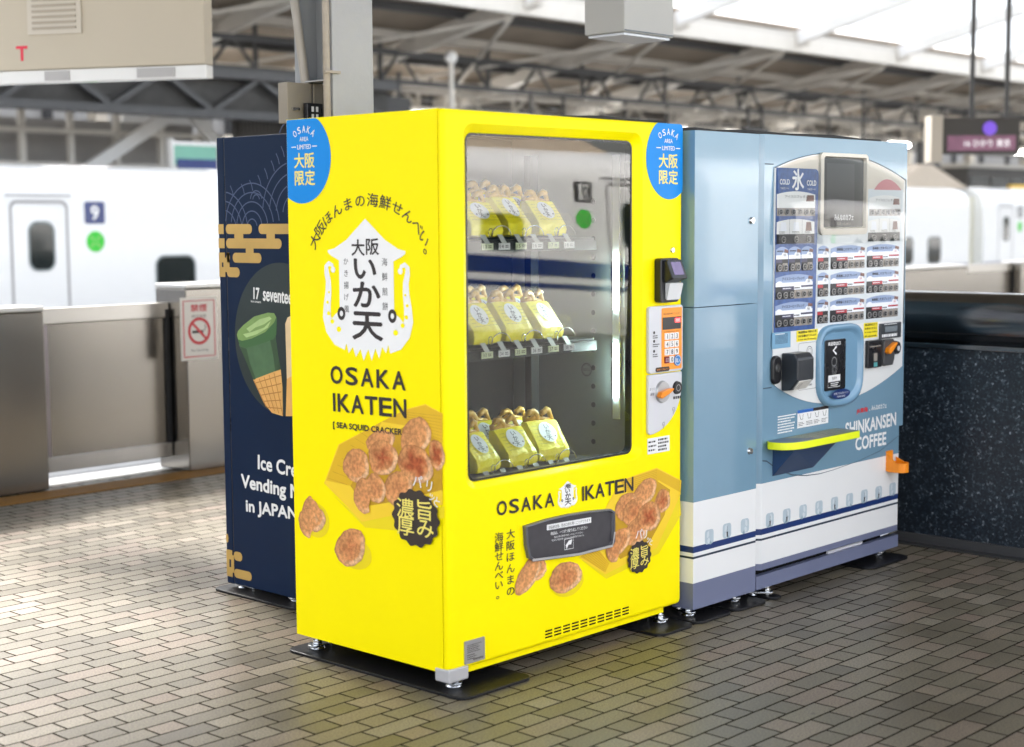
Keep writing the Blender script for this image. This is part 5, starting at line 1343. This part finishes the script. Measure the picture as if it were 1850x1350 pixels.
# no smoking sign
fN = Frame((0, 4.196, 0), (1, 0, 0), Z, (0, -1, 0))
ns = empty('no_smoking_sign', fN.pt(2.30, .66, 0), 'white no smoking sign with red border stuck on the gate housing', 'sign')
u0, u1, v0, v1 = fN.box(326, 537, 392, 650)
MB().fbox(fN, u0, u1, v0, v1, 0, .003).build('sign_plate', mat('sign_cream', (.66, .62, .56), .4), ns)
b = MB(); cxs, czs = (u0 + u1) / 2, v0 + (v1 - v0) * .46
rc = [(u0 + .02, v0 + .02), (u1 - .02, v0 + .02), (u1 - .02, v1 - .02), (u0 + .02, v1 - .02), (u0 + .02, v0 + .02)]
b.stroke(fN, rc, .008, .004); b.ring(fN, cxs, czs, .062, .080, .004); b.stroke(fN, [(cxs - .05, czs + .05), (cxs + .05, czs - .05)], .016, .0046)
text(b, fN, '禁煙', cxs, v1 - .062, .042, .115, bold=.03, d=.004); b.build('red_print', RED, ns)
b = MB(); b.fbox(fN, cxs - .05, cxs + .028, czs - .012, czs + .004, .003, .0043); text(b, fN, 'No Smoking', cxs, v0 + .055, .016, .12, d=.004); text(b, fN, '終日全面', cxs, v1 - .11, .018, .1, d=.004); b.stroke(fN, [(cxs + .035, czs), (cxs + .045, czs + .02), (cxs + .04, czs + .035)], .005, .0043); b.build('black_print', INK, ns)

# ------------------------------------------------------------------ granite stair wall with steel coping
GRAN = bpy.data.materials.new('dark_granite'); GRAN.use_nodes = True
n = GRAN.node_tree.nodes; l = GRAN.node_tree.links; bs = n['Principled BSDF']
tc = n.new('ShaderNodeTexCoord'); vo = n.new('ShaderNodeTexVoronoi'); vo.inputs['Scale'].default_value = 108; l.new(tc.outputs['Object'], vo.inputs['Vector'])
vo.inputs['Randomness'].default_value = 1
nz = n.new('ShaderNodeTexNoise'); nz.inputs['Scale'].default_value = 60; nz.inputs['Detail'].default_value = 6; l.new(tc.outputs['Object'], nz.inputs['Vector'])
sc_ = n.new('ShaderNodeSeparateColor'); l.new(vo.outputs['Color'], sc_.inputs[0])
ml = n.new('ShaderNodeMath'); ml.operation = 'MULTIPLY'; l.new(sc_.outputs[0], ml.inputs[0]); l.new(nz.outputs['Fac'], ml.inputs[1])
rp = n.new('ShaderNodeValToRGB'); l.new(ml.outputs[0], rp.inputs[0]); e = rp.color_ramp.elements
e[0].position = .10; e[0].color = (.006, .010, .016, 1); e[1].position = .66; e[1].color = (.22, .25, .28, 1)
q = e.new(.36); q.color = (.014, .022, .032, 1); q = e.new(.50); q.color = (.045, .06, .075, 1)
l.new(rp.outputs[0], bs.inputs['Base Color']); bs.inputs['Roughness'].default_value = .34
sw = empty('stair_wall', (3.1, .1, GZ), 'dark speckled granite stair wall with a rounded steel coping', 'wall')
XW = 2.99
MB().box(XW, XW + .18, -1.1, 1.35, .09, .925).build('granite_panel', GRAN, sw)
MB().box(XW - .012, XW + .19, -1.1, 1.352, GZ, .09).build('skirting', mat('dark_skirting', (.05, .05, .052), .35, var=.2), sw)
MB().box(XW - .02, XW + .2, -1.1, 1.355, .925, .948).build('coping_lip', mat('lip_steel', (.18, .19, .20), .25, 1), sw, bevel=.004)
b = MB(); pr = [(XW - .004, .948)] + [(XW + .075 - .085 * math.cos(rad(a)), 1.055 + .112 * math.sin(rad(a))) for a in range(-55, 91, 12)] + [(XW + .19, 1.168), (XW + .19, .948)]
b.loops([[(x_, y_, z_) for x_, z_ in pr] for y_ in (-1.1, 1.353)], True, True); cp_ = b.build('steel_coping', mat('coping_steel', (.15, .152, .155), .2, 1, var=.15, scale=3, rvar=.06), sw)
for p in cp_.data.polygons: p.use_smooth = len(p.vertices) == 4
md = cp_.modifiers.new('e', 'EDGE_SPLIT'); md.split_angle = rad(50)
MB().box(XW - .07, XW - .014, -1.1, 1.35, GZ, GZ + .006).build('drain_strip', mat('drain_strip_steel', (.06, .06, .06), .4, .5, var=.2), kind='structure')

# ------------------------------------------------------------------ bullet trains
TW = mat('train_white', (.82, .82, .81), .25, var=.015, coat=.2)
TBLUE = mat('train_blue', S(18, 44, 110), .25, coat=.3); TWIN = mat('train_window', (.012, .018, .018), .06, var=.2, spec=.7)
TGREY = mat('train_seal', (.35, .34, .34), .5); TSK = mat('train_skirt', (.55, .55, .55), .5, var=.1); TBG = mat('roof_fairing', (.42, .345, .26), .45, var=.1)
TGRN = mat('green_emblem', S(60, 200, 60), .4); FRAMEL = mat('window_frame_grey', (.22, .25, .25), .4)
def coach(x0, x1, Y, sgn, doors, wins, label, num, group, wz=(.46, 1.085), dw=(.92, 1.535), st=((.245, .425), (.145, .20))):
    t = empty('train_coach', ((x0 + x1) / 2, Y + sgn * 1.68, -1.1), label, 'train coach', group)
    pr = [(0, -.95), (0, 1.62), (.008, 1.78), (.035, 1.92), (.10, 2.04), (.24, 2.14), (.52, 2.215), (1.0, 2.26), (1.68, 2.28)]
    pr = pr + [(3.36 - a, z) for a, z in pr[::-1][1:]]
    b = MB(); b.loops([[(x, Y + sgn * a, z) for a, z in pr] for x in (x0, x1)], True, True)
    o = b.build('body', TW, t)
    for p in o.data.polygons: p.use_smooth = len(p.vertices) == 4
    md = o.modifiers.new('e', 'EDGE_SPLIT'); md.split_angle = rad(40)
    fr = Frame((0, Y, 0), (1, 0, 0), Z, (0, -sgn, 0))
    MB().fbox(fr, x0, x1, *st[0], .0, .004).build('blue_stripe', TBLUE, t); MB().fbox(fr, x0, x1, *st[1], .0, .004).build('thin_stripe', TBLUE, t)
    MB().fbox(fr, x0 + .1, x1 - .1, -1.1, -.55, -.06, .003).build('skirt', TSK, t)
    for u in wins:
        w_ = MB().prism(fr, rrect(u, u + .64, wz[0], wz[1], .14, 5), .0005, .006); wo = w_.build('window', FRAMEL, t)
        MB().poly(fr, rrect(u + .025, u + .615, wz[0] + .025, wz[1] - .025, .12, 5), .0068).build('pane', TWIN, wo)
    for u, out in doors:
        b = MB(); r0 = rrect(u, u + .80, .05, 1.79, .10, 5); r1 = rrect(u + .035, u + .765, .085, 1.755, .075, 5)
        b.loops([[fr.pt(*p, .003) for p in r0], [fr.pt(*p, .003) for p in r1]]); do = b.build('door', TGREY, t)
        w_ = MB().prism(fr, rrect(u + .24, u + .61, dw[0], dw[1], .13, 6), .0005, .006); wo = w_.build('door_window', FRAMEL, do)
        MB().poly(fr, rrect(u + .265, u + .585, dw[0] + .025, dw[1] - .025, .11, 6), .0068).build('pane', TWIN, wo)
        MB().fbox(fr, u - .05, u + .85, 1.84, 1.86, 0, .006).build('door_gutter', TGREY, do)
        q = u + .80 + .38 if out > 0 else u - .38
        b = MB(); b.prism(fr, rrect(q - .145, q + .145, 1.50, 1.775, .03), .0005, .004); nb = b.build('number_plate', TBLUE if num == '9' else INK, t)
        if num != '9': MB().poly(fr, rrect(q - .10, q + .10, 1.535, 1.74, .02), .0046).build('plate_field', WINK, nb)
        b = MB(); text(b, fr, num, q, 1.637, .17, bold=.05, d=.0054)
        b.build('coach_number', WINK if num == '9' else INK, nb)
        b = MB(); b.poly(fr, ell(q, 1.275, .132, .132, 32), .003); gc = b.build('green_emblem', TGRN, t)
        b = MB()
        for a in range(4):
            an = rad(45 + 90 * a); b.stroke(fr, [(q + .02 * math.cos(an), 1.275 + .02 * math.sin(an)), (q + .11 * math.cos(an), 1.275 + .11 * math.sin(an))], .014, .0038)
        b.build('emblem_lines', mat('pale_green_print', S(180, 235, 170), .4), gc)
    return t
GT = 'coaches of the white train across the tracks'
c1 = coach(5.9, 31.25, 14.0, 1, [(6.44, 1)], [8.50 + 1.295 * k for k in range(17)], 'white train coach with number 9 plaque beyond the gates', '9', GT)
c2 = coach(31.95, 57.3, 14.0, 1, [(32.75, 1)], [35.4 + 1.04 * k for k in range(19)], 'white train coach right of the coach gap, partly behind the granite wall', '8', GT)
c0 = coach(-20.1, 5.2, 14.0, 1, [(3.9, -1)], [-18 + 1.04 * k for k in range(20)], 'white train coach at the left frame edge behind the low gate housing', '8', GT)
MB().box(5.2, 5.9, 14.3, 17.0, -.6, 1.9).build('gangway', RUBBER, c1); MB().box(31.25, 31.95, 14.25, 17.1, -.6, 2.0).build('gangway', mat('pale_gangway', (.66, .64, .52), .7), c2)
b = MB(); b.add([(28.6, 14.5, 2.2), (30.0, 14.6, 2.75), (30.5, 14.6, 2.75), (32.2, 14.5, 2.2), (28.6, 16.8, 2.2), (30.0, 16.7, 2.75), (30.5, 16.7, 2.75), (32.2, 16.8, 2.2)], [(0, 1, 2, 3), (4, 5, 6, 7), (0, 1, 5, 4), (1, 2, 6, 5), (2, 3, 7, 6)])
b.build('pantograph_cover', TBG, c1)
b = MB(); b.box(26.9, 27.9, 14.6, 16.5, 2.2, 2.62); b.build('roof_unit', TBG, c1, bevel=.1)
GN = 'coaches of the white train behind the viewer'
d1 = coach(-14.5, 10.85, -7.4, -1, [(9.76, -1)], [-12.6 + 1.02 * k for k in range(21)], 'white train coach behind the viewer, mirrored in the yellow machine window', '10', GN, wz=(.80, 1.30), st=((.58, .755), (.455, .51)))
d2 = coach(11.5, 36.8, -7.4, -1, [(12.3, 1)], [14.8 + 1.02 * k for k in range(20)], 'white train coach behind the viewer, beyond the mirrored coach gap', '11', GN, wz=(.80, 1.30), st=((.58, .755), (.455, .51)))
b = MB(); b.add([(4.6, -7.9, 2.15), (6.2, -8.0, 2.95), (8.6, -8.0, 2.95), (10.6, -7.9, 2.15), (4.6, -10.2, 2.15), (6.2, -10.1, 2.95), (8.6, -10.1, 2.95), (10.6, -10.2, 2.15)], [(0, 1, 2, 3), (4, 5, 6, 7), (0, 1, 5, 4), (1, 2, 6, 5), (2, 3, 7, 6)])
b.build('pantograph_cover', TBG, d1)

# ------------------------------------------------------------------ the far platform: butterfly canopy, posts, lamps, rooms
FS = mat('far_steel', (.58, .55, .50), .5, var=.1); FSD = mat('far_steel_dark', (.06, .06, .062), .5, var=.2); BOARD = mat('brown_roof_boards', (.25, .205, .16), .7, var=.4, scale=1.2)
FWHT = mat('far_white_paint', (.74, .73, .71), .5, var=.05); TRL = mat('translucent_roof', (.85, .86, .88), .4)
fc = empty('far_canopy', (30, 24, 4), 'brown boarded canopy with pale slanting rafters over the far platform', 'canopy')
def zr(y): return 5.62 - (y - 17) * .185 if y < 24.3 else 4.27 + (y - 24.3) * .19
b = MB()
for y0, y1 in ((17.0, 24.3), (24.3, 31.2)):
    b.add([(-20, y0, zr(y0) + .26), (110, y0, zr(y0) + .26), (110, y1, zr(y1 - .001) + .26), (-20, y1, zr(y1 - .001) + .26), (-20, y0, zr(y0) + .36), (110, y0, zr(y0) + .36), (110, y1, zr(y1 - .001) + .36), (-20, y1, zr(y1 - .001) + .36)], [(0, 1, 2, 3), (4, 5, 6, 7), (0, 1, 5, 4), (3, 2, 6, 7), (0, 3, 7, 4), (1, 2, 6, 5)])
b.build('roof_boards', BOARD, fc)
for k in range(24):
    x = 4.9 + 4.67 * (k - 3) 
    b = MB(); b.bar((x, 16.6, zr(16.6) - .02), (x, 24.3, zr(24.3) - .02), .20, .30); b.bar((x, 24.3, 4.25), (x, 31.2, zr(31.2) - .02), .2, .30); b.build('rafter', FS, fc)
for y in (17.1, 18.5, 20, 21.5, 23, 25.6, 27.2, 28.8, 30.6):
    MB().bar((-20, y, zr(y) + .17), (110, y, zr(y) + .17), .13, .16).build('purlin', FS if y in (17.1, 20, 23, 27.2) else FSD, fc)
MB().bar((-20, 24.3, 4.1), (110, 24.3, 4.1), .35, .5).build('valley_gutter', FSD, fc)
MB().bar((-20, 16.95, 5.55), (110, 16.95, 5.55), .12, .34).build('eaves_beam', mat('eaves_white', (.66, .63, .58), .5), fc)
# white translucent roof over the track between
tr = empty('track_roof', (40, 13, 6), 'white translucent roof on slanting beams over the tracks', 'roof')
m = TRL; m.node_tree.nodes['Principled BSDF'].inputs['Subsurface Weight'].default_value = 0
tn = m.node_tree.nodes; tl = m.node_tree.links
tb_ = tn.new('ShaderNodeBsdfTranslucent'); tb_.inputs[0].default_value = (.72, .75, .78, 1); mx = tn.new('ShaderNodeMixShader'); mx.inputs[0].default_value = .5
tl.new(tn['Principled BSDF'].outputs[0], mx.inputs[1]); tl.new(tb_.outputs[0], mx.inputs[2]); tl.new(mx.outputs[0], tn['Material Output'].inputs[0])
b = MB()
for x0, x1 in ((-30, 52), (56, 110)):  # sheet carried on leftwards, out of view, to hold back sky light
    b.add([(x0, 10.5, 7.4), (x1, 10.5, 7.4), (x1, 16.3, 5.98), (x0, 16.3, 5.98), (x0, 10.5, 7.43), (x1, 10.5, 7.43), (x1, 16.3, 6.01), (x0, 16.3, 6.01)], [(0, 1, 2, 3), (4, 5, 6, 7), (0, 1, 5, 4), (3, 2, 6, 7), (0, 3, 7, 4), (1, 2, 6, 5)])
b.build('roof_sheet', TRL, tr)
for k in range(26):
    x = -13.8 + 4.67 * k; MB().bar((x, 10.3, 7.28), (x, 16.8, 5.70), .2, .28).build('roof_beam', FWHT, tr)
for yg, zt_, zb_ in ((20.4, 4.95, 4.35), (22.6, 4.5, 4.05), (27.6, 4.85, 4.3)):
    b = MB(); b.bar((-20, yg, zt_), (110, yg, zt_), .10, .10); b.bar((-20, yg, zb_), (110, yg, zb_), .10, .10)
    for k in range(112):
        x = -10 + 1.05 * k
        b.bar((x, yg, zb_), (x + (1.05 if k % 2 else -1.05) * .5, yg, zt_), .05, .05); 
        if k % 3 == 0: b.bar((x, yg, zb_), (x, yg, zt_ + .35), .07, .07)
    b.build('lattice_girder', FSD if yg != 22.6 else FS, fc)
for yg, zg in ((19.2, 4.75), (21.4, 4.3), (25.2, 4.25)):
    MB().tube([(-20, yg, zg), (110, yg, zg)], .05, 6).build('service_pipe', FS if yg > 20 else FSD, fc)
b = MB()
for k in range(24):
    x = 4.9 + 4.67 * (k - 3)
    b.bar((x, 17.3, 5.35), (x + 4.67, 24.1, 4.2), .06, .06); b.bar((x + 4.67, 17.3, 5.35), (x, 24.1, 4.2), .06, .06)
b.build('wind_bracing', FS, fc)
# boards and boxes hung below it
for k, (x, y, wd_, z0_, z1_, m_) in enumerate(((23.4, 21.0, 1.6, 3.2, 3.75, FSD), (27.6, 21.6, 2.2, 3.3, 3.8, FWHT), (31.0, 20.2, 1.1, 2.9, 3.9, FSD), (36.6, 21.2, 2.4, 3.2, 3.75, FWHT), (41.5, 20.8, 1.2, 3.1, 3.9, FSD), (13.0, 21.5, 2.0, 3.35, 3.8, FWHT), (17.9, 20.0, .9, 3.2, 4.0, FSD))):
    hb = empty('hanging_board', (x, y, z0_), ('dark' if m_ is FSD else 'pale') + ' board hung under the far canopy, ' + ('first', 'second', 'third', 'fourth', 'fifth', 'farthest left', 'next to the navy machine')[k] + ' of the row', 'hanging board', 'boards hung under the far canopy')
    MB().box(x, x + wd_, y, y + .18, z0_, z1_).build('board', m_, hb); MB().box(x + .2, x + .26, y + .06, y + .12, z1_, 4.5).box(x + wd_ - .26, x + wd_ - .2, y + .06, y + .12, z1_, 4.5).build('hangers', FSD, hb)
# posts of the far canopy
pst = None
for k in range(18):
    x = 4.9 + 4.67 * (k - 1)
    if pst is None:
        pst = MB().box(x - .14, x + .14, 24.15, 24.45, GZ, 4.1).box(x - .30, x + .30, 24.0, 24.6, GZ, .5).build('canopy_post', FS, cat='post', group='posts under the far canopy', label='x')
        pz = pst.location.copy(); o = pst
    else:
        o = pst.copy(); col.objects.link(o)
    o.location = (x, pz.y, pz.z)
    o['label'] = 'grey post of the far canopy, standing in one row under its valley gutter'
# lamps
LAMP = mat('fluorescent_tube', (1, .98, .95), .4, emit=9, var=.01)
lp0 = None
for k in range(22):
    x = 3.6 + 3.05 * k
    if lp0 is None:
        lp0 = empty('strip_lamp', (x, 22.6, 3.9), '', 'strip lamp', 'strip lamps under the far canopy')
        MB().box(x - .62, x + .62, 22.53, 22.67, 3.86, 3.94).build('tube', LAMP, lp0); MB().box(x - .66, x + .66, 22.56, 22.64, 3.945, 4.02).build('lamp_housing', FWHT, lp0); MB().box(x - .02, x + .02, 22.58, 22.62, 4.02, 4.8).build('hanger', FSD, lp0)
        o = lp0
    else:
        o = copy_tree(lp0)
    o.location = (x, 22.6, 3.9 + DZ); o['label'] = 'glowing strip lamp, one of the row hung under the far canopy'
# rooms and screens on the far platform
GLS = mat('far_room_glass', (.05, .055, .06), .15, spec=.6)
def room(x0, x1, y0, y1, zt, m, label, cat, wins=True, name='waiting_room'):
    t = empty(name, ((x0 + x1) / 2, (y0 + y1) / 2, GZ), label, cat)
    MB().box(x0, x1, y0, y1, GZ, zt).build('wall', m, t); MB().box(x0 - .15, x1 + .15, y0 - .15, y1 + .15, zt, zt + .14).build('roof', FS, t)
    if wins:
        n = max(2, int((x1 - x0) / 1.5)); s_ = (x1 - x0) / n
        for k in range(n): MB().box(x0 + s_ * k + .12, x0 + s_ * (k + 1) - .12, y0 - .03, y0 - .001, 1.0, zt - .3).build('window', GLS, t)
    return t
CORR = mat('dark_corrugated', (.085, .08, .075), .6, var=.3, scale=3)
room(16.6, 22.4, 21.0, 25.8, 3.15, FWHT, 'white waiting room with dark windows on the far platform', 'waiting room')
room(9.0, 10.9, 21.4, 25.0, 2.75, FWHT, 'small pale kiosk on the far platform at left', 'kiosk', name='kiosk')
room(46.0, 60.0, 21.5, 25.5, 3.2, CORR, 'long dark kiosk on the far platform at right', 'kiosk', name='kiosk')
room(26.5, 33.0, 26.0, 29.2, 3.3, mat('far_grey_wall', (.32, .31, .30), .6, var=.1), 'grey room with windows at the back of the far platform', 'waiting room')
b = MB()
for k in range(26): b.box(14.2 + .085 * k, 14.26 + .085 * k, 19.6, 19.66, 2.0, 3.55)
b.box(14.1, 16.5, 19.67, 19.72, 1.9, 3.6); b.build('slatted_screen', CORR, label='dark slatted screen panel left of the yellow machine, beyond the train', cat='screen')
# covered stairs with diagonal stringers
stt = empty('stair_enclosure', (11.5, 20.5, GZ), 'white framed stair enclosure with diagonal rails on the far platform', 'stairs')
b = MB(); b.bar((10.6, 20.0, 2.0), (13.3, 20.0, 3.6), .12, .22); b.build('stringer', FWHT, stt); b = MB(); b.bar((13.3, 20.0, 3.6), (15.3, 20.0, 1.6), .12, .20); b.build('stringer', FWHT, stt)
b = MB()
for k in range(5): b.bar((10.2 + .9 * k, 20.2, GZ), (10.2 + .9 * k, 20.2, 3.4), .10, .10)
b.build('stair_posts', FS, stt)
b = MB(); b.bar((9.6, 20.15, 2.45), (14.2, 20.15, 2.45), .1, .16); b.bar((9.6, 20.15, 3.05), (14.2, 20.15, 3.05), .1, .08); b.build('rails', FS, stt)
MB().box(9.6, 14.1, 20.9, 21.0, 1.9, 3.3).build('back_panel', mat('dim_panel', (.34, .33, .32), .6, var=.3, scale=1), stt)
tb2 = empty('roof_truss', (8, 18.8, 3.4), 'dark steel truss spanning below the beige equipment box', 'truss')
b = MB(); b.bar((-4, 18.8, 4.05), (17.2, 18.8, 4.05), .3, .16); b.bar((-4, 18.8, 3.35), (17.2, 18.8, 3.35), .3, .14); b.build('chords', FSD, tb2)
b = MB()
for k in range(21): b.bar((-4 + k, 18.8, 3.4 if k % 2 else 4.0), (-3 + k, 18.8, 4.0 if k % 2 else 3.4), .12, .09)
b.build('diagonals', FSD, tb2)
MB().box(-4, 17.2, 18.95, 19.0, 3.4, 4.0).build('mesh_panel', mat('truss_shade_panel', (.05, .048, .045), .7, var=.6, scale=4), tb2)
# signs
g_s = empty('station_sign', (14.3, 19.3, 2.2), 'green and blue station sign left of the navy machine', 'sign')
p0, p1 = at(313, 262, Y=17.8), at(392, 300, Y=17.8)
MB().box(p0.x, p1.x, 17.8, 17.9, p1.z, p0.z).build('green_board', mat('sign_green', S(112, 168, 148), .4), g_s); MB().box(p0.x + .06, p1.x, 17.79, 17.799, p1.z - .1, p1.z + .1).build('blue_band', TBLUE, g_s); MB().box(p0.x - .04, p0.x - .002, 17.78, 17.92, GZ, p0.z + .1).build('sign_post', FWHT, g_s); MB().box(p0.x - .002, p1.x, 17.79, 17.91, p0.z + .002, p0.z + .06).build('top_rail', FWHT, g_s)
ys = empty('yellow_sign', (44, 17.8, 2), 'small yellow sign at the right edge above the train', 'sign')
p0, p1 = at(1826, 334, Y=17.8), at(1870, 352, Y=17.8)
MB().box(p0.x, p1.x, 17.8, 17.9, p1.z - .2, p0.z).build('board', mat('sign_yellow', S(240, 190, 30), .4), ys); MB().box(p0.x + .3, p0.x + .4, 17.91, 18.0, GZ, p0.z).build('post', FS, ys)
# camera globe on a pole
p0 = at(815, 104, Y=18.3)
gp = empty('globe_lamp', (p0.x, 18.3, GZ), 'white globe lamp on a thin pole beyond the yellow machine', 'lamp')
b = MB(); b.tube([(p0.x, 18.3, GZ), (p0.x, 18.3, p0.z - .1)], .05, 10); b.build('pole', FS, gp)
b = MB(); b.loops([[(p0.x + .12 * math.sin(rad(a)) * math.cos(k * math.pi / 8), 18.3 + .12 * math.sin(rad(a)) * math.sin(k * math.pi / 8), p0.z + .12 * math.cos(rad(a))) for k in range(16)] for a in range(5, 180, 17)], True, True); b.build('globe', FWHT, gp, smooth=True)
# hanging information display on two rods
ds = empty('information_display', (13.4, 5.2, 2.4), 'hanging information display with purple and pink panels, on two black rods', 'display')
def atd(x, y, d): return CX + d * (cf + cr * ((x - 925) / FPX) - cu * ((y - 675) / FPX))
p0, p1 = atd(1762, 215, 17), atd(1836, 272, 17)
fD = obox((p0.x, p0.y, 0), math.atan2(cr.y, cr.x)); wd = (p1 - p0).dot(fD.U)
MB().fbox(fD, -.35, wd + .05, p1.z - .03, p0.z + .02, -.25, 0).build('cabinet', mat('display_cabinet', (.04, .035, .03), .5), ds, bevel=.01)
MB().fbox(fD, -.48, -.352, p1.z - .12, p0.z + .04, -.26, .01).build('side_frame', mat('display_frame', (.5, .45, .38), .5), ds)
zm = p0.z + (p1.z - p0.z) * .52
MB().fbox(fD, -.30, wd, p1.z, zm, .001, .012).build('pink_panel', mat('pink_screen', S(130, 84, 110), .4, emit=.03, var=.5, scale=6), ds)
b = MB(); u, v = fD.px(1788, 232); b.cyl(fD, u, v, .075, .001, .014, 24); b.build('purple_lamp', mat('purple_lamp', S(110, 70, 200), .4, emit=.12), ds)
b = MB(); text(b, fD, '16 ひかり 東京', wd * .3, (p1.z + zm) / 2, .08, .5, bold=.03, d=.016); b.build('screen_lettering', mat('white_lit_letters', (.8, .75, .8), .4, emit=.1), ds)
for k, x in enumerate((1755, 1818)):
    a, c = atd(x, 225, 16.9), atd(x, -60, 16.9)
    MB().tube([(a.x, a.y, p0.z), (a.x, a.y, 4.5)], .028, 8).build('hanger_rod', FSD, ds)
# back wall of the station: pale panels between dark mullions
bw = empty('station_building', (40, 34.5, 0), 'pale panelled station building closing the view behind the far canopy', 'building')
MB().box(-40, 170, 34.5, 38, -1.25, 7.5).build('wall', mat('pale_wall_panels', (.46, .45, .43), .6, var=.15, scale=.4), bw)
b = MB()
for k in range(55): b.box(-20 + 3 * k, -19.75 + 3 * k, 34.35, 34.499, 0, 7.5)
for z in (2.6, 3.6, 5.2): b.box(-40, 170, 34.38, 34.497, z, z + .18)
b.build('mullions', FSD, bw)
b = MB()
for k in range(0, 55, 3): b.box(-19.7 + 3 * k, -17.05 + 3 * k, 34.42, 34.496, .2, 2.5)
b.build('dark_bays', mat('dark_bay', (.05, .05, .05), .5), bw)
